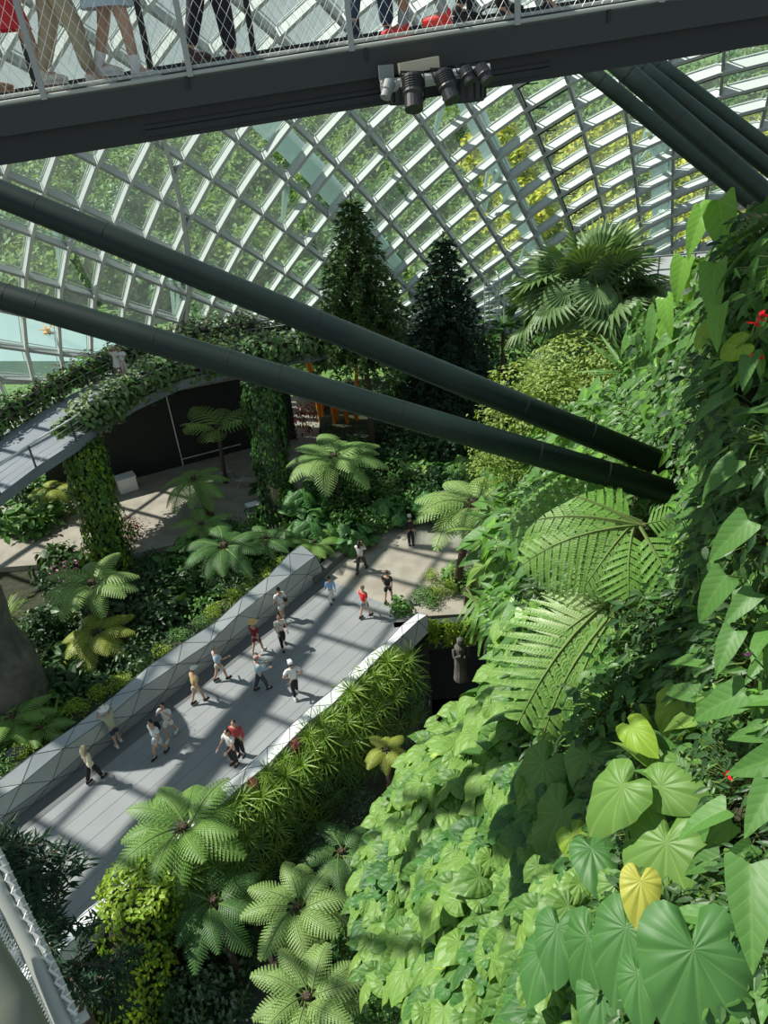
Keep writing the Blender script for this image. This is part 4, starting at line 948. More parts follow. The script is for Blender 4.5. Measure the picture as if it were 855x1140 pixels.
# pale bush dome under the fan palm
for x, y, s, q in ((640,425,1.9,0),(600,450,1.9,1),(575,480,1.7,0),(650,470,1.6,1),(560,515,1.2,0),(680,440,1.2,1)):
    p = atd(x, y, 24); inst('pale_bush', S_l[q], Matrix.Translation(p) @ Matrix.Diagonal((s,s,s*.85,1)), label='fine-leaved pale yellow-green bush %s' % {640:'crowning the slope directly below the fan palm',600:'left of the one directly below the fan palm',575:'just above the upper strut, left side',650:'between the upper strut and the fan palm, lower one',560:'between the two struts at the left end of the group',680:'at the right end of the group, beside the broad-leaved slope plants'}[x], cat='bush', group='fine-leaved pale bushes')
# ------------------------------------------------------------------ conifers
def conifer(px, ytop, Y, zb, hw, ybot, m, label, seed, tiers=26, density=1.0, cone=1.0, trunk=.22, low=.0):
    top = aty(px, ytop, Y); low_ = aty(px, ybot, Y); H = top.z-zb; t = empty('conifer', (top.x, top.y, zb), 0, label, 'conifer tree'); r_ = random.Random(seed)
    b = MB(); br = MB(); zlow = low_.z-zb; W_ = hw
    for k in range(tiers):
        f = (k+.5)/tiers; z = H-.2-(H-zlow)*f; R_ = W_*(f**.75)*cone+.25; nb_ = int((7+9*f)*density)
        for q in range(nb_):
            a = q*2*PI/nb_+k*.7+r_.uniform(-.2,.2); L_ = R_*r_.uniform(.75,1.12); d = Vector((math.cos(a), math.sin(a), 0)); n_ = max(3, int(L_/.28))
            tipz = .15*L_-.35*L_
            br.tube([(0,0,z), Vector((0,0,z))+d*L_*.6+UP*.05*L_, Vector((0,0,z+tipz))+d*L_], [.03,.018,.006], 3, caps=False)
            for j in range(n_):
                g = (j+1)/n_; c_ = Vector((0,0,z))+d*L_*g+UP*(.15*L_*g-.38*L_*g*g)
                for sp in range(9):
                    v = (d*r_.uniform(.3,1)+Vector((-d.y,d.x,0))*r_.uniform(-1,1)+UP*r_.uniform(-.55,.35)).normalized(); sz = r_.uniform(.3,.55)
                    put(b, T_small, frame(c_, UP+rdir(r_)*.7, v, sz) @ Matrix.Diagonal((.55,1,1,1)))
    b.obj('needles', m, t); br.obj('branches', M_bark, t)
    b = MB(); b.tube([(0,0,0),(0,0,H*.5),(0,0,H+.25)], [trunk, trunk*.7, .03], 10); b.obj('trunk', M_bark, t)
    b = MB()
    for q in range(5): a = q*1.26; b.tube([(0,0,H-.1),(math.cos(a)*.2,math.sin(a)*.2,H+.05),(math.cos(a)*.3,math.sin(a)*.3,H+.2)], .015, 4)
    b.obj('leader_shoots', M_bark, t); return t
conifer(390, 218, 43, 0, 3.1, 400, M_conif, 'taller left conifer with a bare tip, behind the struts', 1, 24, .9)
conifer(493, 262, 44.5, 0, 3.3, 440, M_conifD, 'shorter darker conifer to the right, dense and bluish', 2, 22, 1.0)
# feathery dark tree rising at the lower-left corner
p = atd(18, 1000, 13.5); t = empty('feathery_conifer', (p.x, p.y, -5.2), 0, 'dark feathery conifer in the lower-left corner between the tubes and the walkway', 'conifer tree'); r_ = random.Random(8); b = MB(); br = MB(); H = p.z+5.2
for q in range(46):
    a = r_.uniform(0, 2*PI); f = r_.random(); z = H+1.9-4.4*f; L_ = r_.uniform(.9,1.25)*(.35+.8*min(1,f*1.4)); d = Vector((math.cos(a), math.sin(a), 0)); z0 = z-.3
    br.tube([(0,0,z0), Vector((0,0,z0))+d*L_*.6+UP*.25, Vector((0,0,z0+.25))+d*L_], [.03,.02,.006], 3, caps=False)
    for j in range(9):
        g = (j+2)/10; c_ = Vector((0,0,z0))+d*L_*g+UP*(.55*g-.35*g*g)
        for sp in range(9):
            v = (d*r_.uniform(.0,1)+Vector((-d.y,d.x,0))*r_.uniform(-1,1)+UP*r_.uniform(-.3,.5)).normalized(); put(b, T_small, frame(c_+rdir(r_)*.08, UP+rdir(r_)*.6, v, r_.uniform(.14,.26)) @ Matrix.Diagonal((.4,1,1,1)))
b.obj('foliage', M_conifD, t); br.obj('branches', M_bark, t); b = MB(); b.tube([(0,0,0),(0,0,H*.7),(0,0,H+2.2)], [.2,.14,.03], 10); b.obj('trunk', M_bark, t)
# ------------------------------------------------------------------ vine-clad columns and vine masses on the ramp
def vinecol(name, a, c, r0, r1, m, n, size, label, seed, temp=T_oval, m2=None):
    t = empty(name, a, 0, label, 'vine column'); r_ = random.Random(seed); d = c-a; b = MB(); s = MB(); s.tube([d*0, d*.5, d*.97], [r0*.7, (r0+r1)*.36, r1*.6], 14)
    s.obj('pillar', M_moss, t)
    for q in range(n):
        f = r_.random(); ang = r_.uniform(0, 2*PI); R_ = (r0+(r1-r0)*f)*(1+.45*noise.noise(Vector((math.cos(ang)*2, math.sin(ang)*2, f*6+seed))))*r_.uniform(.85,1.08); o_ = Vector((math.cos(ang), math.sin(ang), 0)); p = d*f+o_*R_
        put(b, temp, frame(p, o_+UP*.35+rdir(r_)*.4, -UP+rdir(r_)*.5, size*r_.uniform(.7,1.3)), 1 if m2 and r_.random() < .3 else 0)
    for q in range(n//9):
        k = r_.uniform(0,1)**.5; ang = r_.uniform(0,6.28); put(b, temp, frame(d+Vector((math.cos(ang)*r1*k, math.sin(ang)*r1*k, r_.uniform(-.05,.2))), UP+rdir(r_)*.6, rdir(r_), size*r_.uniform(.8,1.4)))
    b.obj('vine_leaves', [m, m2] if m2 else m, t); return t
vinecol('vine_column', atz(128,628,-.2), atz(88,493,6.4), 1.05, .95, M_shrub, 4600, .21, 'leafy vine-clad column under the curved ramp on the left, with yellowish leaves', 1, T_oval, M_shrubY)
vinecol('vine_column', atz(312,578,0), atz(290,425,6.5), 1.0, 1.05, M_shrubD, 4600, .21, 'tall narrow vine-clad column right of the black partition', 2, T_oval, M_shrub)
# leafy end of the planter at lower left, ivy falling straight down
vinecol('ivy_tower', atz(132,1200,-4.5), atz(150,990,1.2), 1.35, 1.1, M_shrubY, 5200, .16, 'lime ivy tower at lower left below the tip of the walkway parapet', 3, T_oval, M_shrub)
def vines(P, r, n, m, m2, label, seed, size=.3, drop=.3, name='vine_mass'):
    r_ = random.Random(seed); b = MB(); L_ = [(q-p).length for p, q in zip(P, P[1:])]; o = P[0]; core = MB(); core.tube([p-o-UP*drop*.5 for p in P], r*.62, 8)
    for q in range(n):
        i = r_.choices(range(len(L_)), L_)[0]; f = r_.random(); c_ = P[i].lerp(P[i+1], f)-o; k = 1+.45*noise.noise((c_+o)*.5)
        d = rdir(r_, .1); d.z *= 1.2; p = c_+d*r*k*r_.uniform(.7,1.1)-UP*drop*r_.random(); put(b, T_oval, frame(p, d+UP*.4+rdir(r_)*.4, rdir(r_)-UP*.6, size*r_.uniform(.7,1.3)), 1 if r_.random() < .3 else 0)
    t = empty(name, o, 0, label, 'vine'); b.obj('leaves', [m, m2], t); core.obj('stems', M_moss, t)
h_ = lambda x, y, z: atz(x, y, z)
nr = [atz(x, y, RZ+.9) for x, y in ((62,478),(85,462),(118,445),(150,424),(200,402),(250,392),(310,384),(370,372))]
M_ivy = leafmat('ivy_leaf_grey_green', (.10,.17,.07), (.2,.28,.12), None, .2, .45); M_brown = leafmat('dry_vine', (.06,.06,.03), (.12,.1,.05), None, .15, .6)
vines(nr[1:], .85, 4600, M_ivy, M_shrub, 'dense grey-green vine spilling over the near railing of the curved ramp', 1, .3, .5)
vines(nr[:2], .35, 260, M_ivy, M_shrub, 'thin tip of vine creeping down the near railing at its left end', 2, .26, .2)
fr_ = [p-UP*0+UP*1.0+Vector((-.3,.45,0)) for p in far]
vines(fr_[:6], .6, 3000, M_shrub, M_brown, 'vine band along the far railing of the ramp, left of the couple', 3, .28, .7)
vines(fr_[5:9], .75, 2600, M_ivy, M_brown, 'vine band along the far railing of the ramp behind and right of the couple', 4, .3, .7)
vines([atz(430,372,RZ), atz(370,352,RZ), atz(300,368,RZ), atz(230,372,RZ)], .7, 2200, M_ivy, M_brown, 'twiggy vine canopy beyond the ramp, below the left conifer', 5, .28, .4)
# red shrub, flowers, misc plants
shrub(335, 470, 0, 1.35, S_r, 'dark red leaved shrub between the right vine column and the orange figures', sz=1.6)
shrub(150, 590, 0, .9, S_r, 'reddish brown shrub leaning on the left vine column')
shrub(165, 628, -.3, 1.0, S_d, 'dark bush right of the left vine column foot')
shrub(232, 1095, -5, 1.35, S_b, 'dusty blue-green bush at the bottom, left of the person in pale blue', sz=2.6, zc=.9)
shrub(180, 1120, -5, 1.1, S_d, 'dark bush at the bottom edge beside the ivy tower', sz=2.4, zc=.9)
shrub(270, 925, -3, 1.1, S_d, 'dark bush in shade under the hedge, right of the big bright tree fern', sz=1.6)
fill([(200,1040),(270,1030),(262,1140),(200,1150)], 8, -5, .7, 1.1, S_d, 'dark bush beside the lower path on its left', 'dark bushes beside the lower path', 22, zc=1.0)
fill([(270,880),(340,880),(350,960),(290,960)], 7, -4.5, .7, 1.0, [S_d[0],S_b[0],S_g[0]], 'shaded bush at the foot of the hedge', 'shaded bushes under the hedge', 23, zc=.9)
fill([(345,910),(400,890),(395,960),(355,965)], 6, -4.6, .6, .9, [S_g[0],S_o[0],S_b[0]], 'light green bush in front of the dark gap, left of the climber mass', 'light bushes left of the climber mass', 24, zc=3.0)
fill([(375,1040),(430,1030),(445,1140),(400,1140)], 7, -4.8, .7, 1.0, [S_g[0],S_g[1],S_o[0]], 'green bush between the pale tree ferns and the climber slope', 'green bushes right of the pale tree ferns', 25, zc=3.0)
for q, (x, y) in enumerate(((66,632),(80,628),(57,640),(74,645))):
    t = empty('pink_flower', atz(x, y, .8), 0, 'spray of pale pink orchids beside the court, left of the pale tree fern', 'flower', 'pink orchid sprays'); b = MB(); r_ = random.Random(q)
    for k in range(14): put(b, T_small, frame(rdir(r_)*.35, rdir(r_), rdir(r_), .2))
    b.obj('petals', M_pink, t); b = MB(); b.tube([(0,0,0),(.1,0,-.6),(.1,0,-1.1)], .015, 5); b.obj('stem', M_stem, t)
# rock at the left edge
b = MB(); r0 = atz(8, 790, -4)
vs = []; fs = []; S_ = 18; Hn = 14; top = atd(-5, 590, 29)
for j in range(Hn+1):
    f = j/Hn; c_ = Vector((top.x-2.9, top.y, -5+(top.z+5)*f)); R_ = 2.4-.7*f
    for k in range(S_): a = 2*PI*k/S_; p = Vector((math.cos(a)*R_, math.sin(a)*R_, 0)); nn = 1+.25*noise.noise((c_+p)*.45)+.09*noise.noise((c_+p)*1.5); vs.append(c_+p*nn)
for j in range(Hn):
    for k in range(S_): fs.append((j*S_+k, j*S_+(k+1)%S_, (j+1)*S_+(k+1)%S_, (j+1)*S_+k))
fs.append(tuple(Hn*S_+k for k in range(S_))); b.add(vs, fs); b.obj('rock_pillar', M_rock, label='tall dark rock pillar at the left edge topped with greenery', cat='rock')
inst('rock_top_plant', S_y[0], Matrix.Translation((top.x-2.4, top.y, top.z+.1)) @ Matrix.Diagonal((1.6,1.4,.7,1)), label='lime mat of plants on top of the rock pillar', cat='shrub')
# stone figure, sign, orange figures
p = atd(513, 748, 26.5); t = empty('stone_figure', p, .2, 'weathered standing stone figure at the mouth of the dark grotto', 'statue'); b = MB(); b.tube([(0,0,-.3),(0,0,.2),(.02,0,.8),(0,.02,1.15),(0,0,1.3)], [.26,.22,.24,.2,.1], 12); b.obj('body', M_rock, t)
b = MB(); b.blob((0,-.02,1.42), (.13,.14,.17), jit=.3); b.obj('head', M_rock, t); b = MB(); b.tube([(-.24,0,1.1),(-.26,-.12,.85),(-.05,-.24,.95)], .06, 8); b.tube([(.24,0,1.1),(.26,-.12,.8),(.05,-.24,.9)], .06, 8); b.obj('arms', M_rock, t)
p = atz(20, 842, .6); t = empty('plant_sign', p, .6, 'small dark information plaque on a stalk behind the near parapet at the left edge', 'sign'); b = MB(); b.box((0,0,.25), (.75,.04,.34), Matrix.Rotation(-.6, 3, 'X')); b.obj('plaque', mat('dark_purple_plaque', (.05,.05,.09), .4), t); b = MB(); b.tube([(0,0,.2),(0,0,-1)], .025, 6); b.obj('stalk', M_dark, t)
p = atz(98, 450, RZ+.9); t = empty('ramp_sign', p, .5, 'narrow lilac-topped information board on the near railing of the ramp', 'sign'); b = MB(); b.box((0,0,0), (1.5,.35,.06), Matrix.Rotation(.5, 3, 'Z')); b.obj('board', mat('lilac_board', (.38,.34,.48), .35), t); b = MB(); b.tube([(0,0,0),(0,0,-.9)], .03, 6); b.obj('bracket', M_dark, t)
def giraffe(px, py, s, lab, rz):
    t = empty('orange_figure', atz(px, py, 0), rz, lab, 'sculpture'); b = MB()
    b.tube([(-.3*s,0,1.5*s),(.3*s,0,1.6*s)], [.3*s,.28*s], 10); b.tube([(.3*s,0,1.6*s),(.55*s,0,2.4*s),(.6*s,0,3.2*s)], [.22*s,.13*s,.1*s], 8); b.obj('body', M_orange, t)
    b = MB(); b.blob((.72*s,0,3.3*s), (.26*s,.12*s,.13*s)); b.tube([(.6*s,.05*s,3.35*s),(.58*s,.06*s,3.6*s)], .03*s, 5); b.tube([(.6*s,-.05*s,3.35*s),(.58*s,-.06*s,3.6*s)], .03*s, 5); b.obj('head', M_orange, t)
    for sx_ in (-.32,.3):
        for sy in (-.15,.15): b = MB(); b.tube([(sx_*s,sy*s,1.5*s),(sx_*s,sy*s,0)], [.13*s,.07*s], 7); b.obj('leg', M_orange, t)
giraffe(366, 470, 1.7, 'tall long-necked orange animal figure partly behind the lower strut, left one', 2.8); giraffe(392, 470, 1.15, 'shorter orange animal figure right of the tall one', .4)
t = empty('grey_boulder', atz(350, 455), 0, 'smooth grey dome-shaped boulder beside the orange figures', 'rock'); b = MB(); b.blob((0,0,.6), (1.3,.9,.9), jit=.2); b.obj('stone', M_conc, t, smooth=True)
t = empty('white_panel', atz(364, 478), .3, 'pale leaning board in front of the orange figures', 'panel'); b = MB(); b.box((0,0,.6), (.9,.05,1.2), Matrix.Rotation(.5, 3, 'X')); b.obj('board', M_conc, t); b = MB(); b.box((0,-.35,.5), (.06,.5,.06)); b.obj('prop', M_rail, t)
for x, y, s, lab in ((195,712,.5,'pale stone lying in the dark bed, right of the yellowish fern'), (205,718,.35,'smaller pale stone beside the other in the dark bed')):
    b = MB(); b.blob((0,0,0), (s,s*.7,s*.4), jit=.4); inst('bed_stone', b.mesh('bed_stone', [M_conc]), Matrix.Translation(atz(x, y, .2)), label=lab, cat='rock')
p = atz(350, 897, -3.6); t = empty('woven_pod', p, 0, 'brownish ribbed pod-like plant bulb under the hedge in the dark gap', 'plant'); b = MB(); b.blob((0,0,0), (.42,.42,.65)); b.obj('body', mat('pod_brown', (.16,.14,.05), .8), t)
b = MB()
for q in range(12): a = q*PI/6; b.tube([(math.cos(a)*.43*math.sin(g), math.sin(a)*.43*math.sin(g), .66*math.cos(g)) for g in (.3,.8,1.57,2.3,2.8)], .02, 4)
b.obj('ribs', M_bark, t)
# ------------------------------------------------------------------ trees, terrace and figures outside the glass
def crownmesh(m, n, seed, size): return g_ball(T_oval, n, (1,1,.85), size*.62, seed, .3, .7, 7).mesh('crown', [m])
OC = [crownmesh(M_out, 1000, 1, .3), crownmesh(M_out, 1000, 2, .3), crownmesh(M_shrub, 1000, 3, .3), crownmesh(M_outY, 1000, 4, .28)]
tb = MB(); tb.tube([(0,0,0),(0,0,1)], [.06,.035], 7); TM = tb.mesh('trunk', [M_bark]); r_ = random.Random(21)
nT = 0; seen = []
for q in range(3000):
    if nT >= 270: break
    px = r_.uniform(-80, 940); k = r_.random()**1.15; Y = 66+150*k; p = aty(px, 60, Y); X = p.x+r_.uniform(-1,1)
    if px < 150 and Y < 84: continue
    if math.hypot(X-3, Y-2) < 64 or any(math.hypot(X-a, Y-c) < 5.2 for a, c in seen): continue
    seen.append((X, Y))
    z = -1.2+max(0, Y-120)*.035; s = r_.uniform(2.6,4.6)*(1+.5*k); yl = (px > 530 and Y < 150 and r_.random() < .95); h = r_.uniform(2,6.5)+6*k
    if yl: s *= 1.0; h *= .8
    M = Matrix.Translation((X, Y, z)); t = inst('outside_tree', None, M, label='yellow-flowering tree beyond the right part of the glass' if yl else 'green broadleaf tree in the wooded ground beyond the glass', cat='tree', group='yellow-flowering trees outside' if yl else 'green trees outside')
    inst('crown', OC[3] if yl else r_.choice(OC[:3]), Matrix.Translation((0,0,h)) @ Matrix.Rotation(r_.uniform(0,6), 4, 'Z') @ Matrix.Diagonal((s,s,s*1.05,1)), t); inst('trunk', TM, Matrix.Diagonal((s,s,h,1)), t); nT += 1
# pale terrace outside at the left with railings
def outg(x, y, z=0): return atz(x, y, z)
slab('floor_terrace', [(p.x, p.y) for p in (outg(-80,402,1), outg(95,402,1), outg(150,372,1), outg(60,345,1), outg(-80,330,1))], 1.0, -1, mat('pale_terrace', (.3,.43,.43), .5))
slab('floor_terrace_paving', [(p.x, p.y) for p in (outg(-80,420,-.9), outg(120,420,-.9), outg(150,395,-.9), outg(-80,395,-.9))], -.9, -1.2, M_conc)
slab('floor_upper_terrace', [(p.x, p.y) for p in (outg(-80,300,3), outg(70,300,3), outg(66,276,3), outg(-80,270,3))], 3.0, 2.2, mat('blue_grey_roof', (.42,.52,.68), .5))
t = empty('terrace_railing', outg(0,300,3), 0, 'white curved-post railing on the blue-grey terrace outside the glass at left', 'railing')
for q in range(7):
    p = outg(-20+q*15, 300-q*.4, 3)-outg(0,300,3); b = MB(); b.tube([p, p+UP*1.6, p+UP*2.3+Vector((.9,0,0))], .08, 6); b.obj('post', M_white, t)
b = MB(); b.tube([outg(-20,300,3)-outg(0,300,3)+UP*1.4, outg(70,298,3)-outg(0,300,3)+UP*1.4], .06, 6); b.obj('rail', M_white, t)
M_coral = mat('coral_red_paint', (.85,.16,.07), .4); M_oran2 = mat('orange_paint', (.85,.4,.12), .5)
def coral(px, py, z, s, m, lab, seed):
    t = empty('coral_sculpture', outg(px, py, z), 0, lab, 'sculpture'); r2 = random.Random(seed); b = MB()
    for q in range(9):
        a = r2.uniform(0, 2*PI); d = Vector((math.cos(a)*.7, math.sin(a)*.5, 1)).normalized(); m1_ = d*s*r2.uniform(.4,.7); e = m1_+Vector((math.cos(a+r2.uniform(-1,1)), math.sin(a), r2.uniform(0,.8)))*s*.5
        b.tube([(0,0,0), m1_, e], [.12*s,.08*s,.03*s], 6)
    b.obj('branches', m, t); b = MB(); b.blob((0,0,.1), (.4*s,.4*s,.2*s)); b.obj('base', m, t)
coral(10, 412, -1, 2.4, M_coral, 'red branching figure outside the glass at the far left edge', 1); coral(32, 404, -1, 1.5, M_oran2, 'small orange figure outside, right of the far-left red one', 2); coral(60, 412, -1, 2.0, M_coral, 'red branching figure outside, just above the ramp vines', 3)
coral(53, 371, 1, 1.0, M_oran2, 'small orange and cream figure on the pale terrace outside', 4); coral(330, 275, 0, 3.2, M_oran2, 'tall pale orange figure outside behind the left conifer tip', 5)
# ------------------------------------------------------------------ people
SKIN = mat('skin', (.52,.32,.22), .55); SKIN2 = mat('skin_tan', (.4,.22,.14), .55); HAIRB = mat('black_hair', (.012,.01,.01), .5); HAIRG = mat('light_hair', (.35,.28,.18), .6)
EYE = mat('eye_dark', (.02,.015,.01), .3); SOLE = mat('black_shoe', (.015,.015,.017), .5); WSHOE = mat('white_shoe', (.75,.75,.73), .6)
CM = {}
def cmat(c):
    k = tuple(c)
    if k not in CM: CM[k] = mat('cloth_%d' % len(CM), k, .85)
    return CM[k]
def skin_mesh(name, verts, edges, radii, root=0, sub=2):
    me = bpy.data.meshes.new(name); me.from_pydata([tuple(v) for v in verts], edges, []); o = bpy.data.objects.new(name, me); COL.objects.link(o)
    m = o.modifiers.new('s', 'SKIN'); m.use_smooth_shade = True; m.branch_smoothing = .6; sv = me.skin_vertices[0].data
    for i, r in enumerate(radii): sv[i].radius = r if isinstance(r, tuple) else (r, r); sv[i].use_root = (i == root)
    if sub: o.modifiers.new('u', 'SUBSURF').levels = sub
    dg = bpy.context.evaluated_depsgraph_get(); ev = o.evaluated_get(dg); out = bpy.data.meshes.new_from_object(ev, depsgraph=dg); out.name = name
    bpy.data.objects.remove(o); bpy.data.meshes.remove(me); return out
def hand_data():
    """palm with four fingers and a thumb, x forward of wrist; returned as vert/face lists"""
    b = MB(); V = [(0,0,0),(.04,0,0),(.085,0,-.004)]; E_ = [(0,1),(1,2)]; R_ = [(.022,.016),(.036,.014),(.034,.012)]
    for k, (y, L_) in enumerate(((-.03,.068),(-.01,.078),(.011,.072),(.03,.055))):
        i = len(V); V += [(.088,y,-.004),(.088+L_*.45,y*1.1,-.018),(.088+L_*.8,y*1.1,-.045)]; E_ += [(2,i),(i,i+1),(i+1,i+2)]; R_ += [(.009,.009),(.008,.008),(.006,.006)]
    i = len(V); V += [(.03,-.038,-.012),(.062,-.058,-.024),(.085,-.06,-.036)]; E_ += [(1,i),(i,i+1),(i+1,i+2)]; R_ += [(.012,.012),(.009,.009),(.007,.007)]
    return skin_mesh('hand', V, E_, R_, 1, 1)
HAND = hand_data()
def join(me, others, mats):
    bm = bmesh.new(); bm.from_mesh(me)
    for f in bm.faces: f.material_index = 0
    for (m2, M, mi) in others:
        t = bmesh.new(); t.from_mesh(m2) ; bmesh.ops.transform(t, matrix=M, verts=t.verts); n0 = len(bm.faces); tm = bpy.data.meshes.new('t'); t.to_mesh(tm); bm.from_mesh(tm); bm.faces.ensure_lookup_table()
        for f in bm.faces[n0:]: f.material_index = mi; f.smooth = True
        t.free(); bpy.data.meshes.remove(tm)
    out = bpy.data.meshes.new(me.name); bm.to_mesh(out); bm.free()
    for m in mats: out.materials.append(m)
    return out
def headmesh():
    b = MB(); b.blob((0,0,0), (.076,.094,.115), 0, 16, 12)
    for i, v in enumerate(b.v):
        x, y, z = v
        if z < -.03: x *= .86; y = y*.9+.008
        b.v[i] = (x, y, z)
    b.tube([(0,.088,.015),(0,.108,-.022),(0,.098,-.03)], [.008,.014,.011], 6); b.blob((.078,-.005,-.005), (.012,.022,.032), 0, 6, 5); b.blob((-.078,-.005,-.005), (.012,.022,.032), 0, 6, 5)
    h = b.mesh('head', []); e = MB(); e.blob((.03,.083,.008), (.013,.008,.008), 0, 6, 5); e.blob((-.03,.083,.008), (.013,.008,.008), 0, 6, 5); e.tube([(-.024,.088,-.058),(.024,.088,-.058)], .006, 5)
    return h, e.mesh('eyes', [])
HEAD, EYES = headmesh()
def person(loc, yaw, label, top, bottom, legs='walk', arms='down', skirt=None, shorts=False, sleeves='short', hat=None, hatc=(.7,.6,.4), hair=HAIRB, longhair=False, shoe=SOLE, bag=None, sk=SKIN, hscale=1.0, lean=0.0, backpack=None, socks=None, stride=.22, item=None, name='person'):
    t = empty(name, loc, yaw, label, 'person'); t.scale = (hscale*1.05,)*3
    s = {'stand':0, 'walk':stride, 'wide':.12}[legs]; hw = .095 if legs != 'wide' else .13
    hipz = .93-(.03 if s else 0); L = lean
    def up(x, y, z): return Vector((x, y+L*(z-.9), z))
    J = {'pel': Vector((0,0,hipz)), 'wai': up(0,0,1.1), 'che': up(0,.0,1.32), 'neck': up(0,.0,1.46), 'skull': up(0,.015,1.58)}
    for sd, sg in (('L',-1),('R',1)):
        f = s*(1 if sg > 0 else -1); hip = Vector((sg*.085,0,hipz-.04)); ank = Vector((sg*hw, f-.02, .085+(.06 if f < 0 else 0))); kn = (hip+ank)/2+Vector((0,.05 if s or legs == 'stand' else .02,.01)); toe = ank+Vector((sg*.015,.16,-.055))
        J['hip'+sd], J['kn'+sd], J['an'+sd], J['toe'+sd] = hip, kn, ank, toe
        sh = up(sg*.175,0,1.39)
        mode = arms if isinstance(arms, str) else arms[0 if sg < 0 else 1]
        if mode == 'down': el, wr = sh+Vector((sg*.05,-.03-f*.3,-.28)), sh+Vector((sg*.06,.05-f*.7,-.52))
        elif mode == 'phone': el, wr = sh+Vector((sg*.06,.1,-.26)), sh+Vector((-sg*.08,.32,-.12))
        elif mode == 'face': el, wr = sh+Vector((sg*.1,.16,-.18)), sh+Vector((-sg*.1,.2,.1))
        elif mode == 'hip': el, wr = sh+Vector((sg*.2,-.08,-.24)), sh+Vector((sg*.0,.05,-.42))
        elif mode == 'fwd': el, wr = sh+Vector((sg*.05,.12,-.24)), sh+Vector((sg*.03,.4,-.3))
        elif mode == 'raise': el, wr = sh+Vector((sg*.12,.15,.02)), sh+Vector((-sg*.03,.2,.26))
        J['sh'+sd], J['el'+sd], J['wr'+sd] = sh, el, wr
    keys = ['pel','wai','che','neck','skull']+[a+b_ for b_ in 'LR' for a in ('hip','kn','an','toe','sh','el','wr')]; ix = {k: i for i, k in enumerate(keys)}
    E_ = [('pel','wai'),('wai','che'),('che','neck'),('neck','skull')]
    for b_ in 'LR': E_ += [('pel','hip'+b_),('hip'+b_,'kn'+b_),('kn'+b_,'an'+b_),('an'+b_,'toe'+b_),('che','sh'+b_),('sh'+b_,'el'+b_),('el'+b_,'wr'+b_)]
    Rd = {'pel':(.13,.1),'wai':(.115,.085),'che':(.14,.1),'neck':(.052,.052),'skull':(.06,.07),'hip':(.09,.09),'kn':(.062,.062),'an':(.042,.042),'toe':(.035,.022),'sh':(.058,.055),'el':(.04,.04),'wr':(.026,.024)}
    rr = [Rd[k if k in Rd else k[:-1]] for k in keys]
    body = skin_mesh('body', [J[k] for k in keys], [(ix[a], ix[b_]) for a, b_ in E_], rr, 0, 1)
    hd_ = Matrix.Translation(J['skull']+Vector((0,.01,.03))) @ Matrix.Rotation(-.15-L*.6, 4, 'X'); oth = [(HEAD, hd_, 0), (EYES, hd_, 1)]
    for b_, sg in (('L',-1),('R',1)):
        d = (J['wr'+b_]-J['el'+b_]).normalized(); z = Vector((sg*.6,.3,.6)); M = Matrix.Identity(4); y = d.cross(z).normalized()*-1; zz = d.cross(y); M = Matrix((d, y, zz)).transposed().to_4x4(); oth.append((HAND, Matrix.Translation(J['wr'+b_]) @ M @ Matrix.Diagonal((1, -sg*1.0, 1, 1)), 0))
    inst('body', join(body, oth, [sk, EYE]), None, t)
    def garment(nm, ks, ed, rd, m):
        ii = {k: i for i, k in enumerate(ks)}; me = skin_mesh(nm, [JJ[k] for k in ks], [(ii[a], ii[b_]) for a, b_ in ed], rd, 0, 1); me.materials.clear(); me.materials.append(m); inst(nm, me, None, t)
    JJ = dict(J); sl = {'short':.75,'none':.15,'long':1}[sleeves]
    JJ['hem'] = J['pel']+Vector((0,0,-.02 if not skirt else .06)); ks = ['che','wai','hem','col']; JJ['col'] = J['che'].lerp(J['neck'], .62); ed = [('che','wai'),('wai','hem'),('che','col')]; rd = [(.185,.145),(.17,.14),(.185,.155),(.08,.08)]
    for b_ in 'LR':
        ks += ['sh'+b_,'sl'+b_]; JJ['sl'+b_] = J['sh'+b_].lerp(J['el'+b_], sl); ed += [('che','sh'+b_),('sh'+b_,'sl'+b_)]; rd += [(.088,.085),(.072,.072) if sl < 1 else (.062,.062)]
        if sl == 1: ks.append('cu'+b_); JJ['cu'+b_] = J['el'+b_].lerp(J['wr'+b_], .9); ed.append(('sl'+b_,'cu'+b_)); rd.append((.04,.04))
    garment('shirt' if not skirt or skirt[0] != 'dress' else 'dress_top', ks, ed, rd, cmat(top))
    if skirt:
        ln_ = skirt[1]; b = MB(); n = 20; vs = []; fs = []
        for j, (z, r1, r2) in enumerate(((1.08,.135,.105),(.93,.17,.145),(.93-ln_*.5,.2,.18),(.93-ln_,.24,.22))):
            for k in range(n): a = 2*PI*k/n; w_ = 1+.05*math.sin(a*5)*(j > 1); vs.append((math.cos(a)*r1*w_, math.sin(a)*r2*w_+.0, z))
        for j in range(3):
            for k in range(n): fs.append((j*n+k, j*n+(k+1)%n, (j+1)*n+(k+1)%n, (j+1)*n+k))
        b.add(vs, fs); b.obj('skirt', cmat(bottom), t, smooth=True)
    else:
        ks = ['top','pel']; JJ['top'] = J['pel']+Vector((0,0,.1)); ed = [('top','pel')]; rd = [(.13,.105),(.15,.12)]; kf = .78 if shorts else 1
        for b_ in 'LR':
            ks += ['hip'+b_,'kx'+b_]; JJ['kx'+b_] = J['hip'+b_].lerp(J['kn'+b_], kf); ed += [('pel','hip'+b_),('hip'+b_,'kx'+b_)]; rd += [(.115,.115),(.1,.1) if shorts else (.088,.088)]
            if not shorts: ks.append('ax'+b_); JJ['ax'+b_] = J['kn'+b_].lerp(J['an'+b_], .93); ed.append(('kx'+b_,'ax'+b_)); rd.append((.066,.066))
        garment('shorts' if shorts else 'trousers', ks, ed, rd, cmat(bottom))
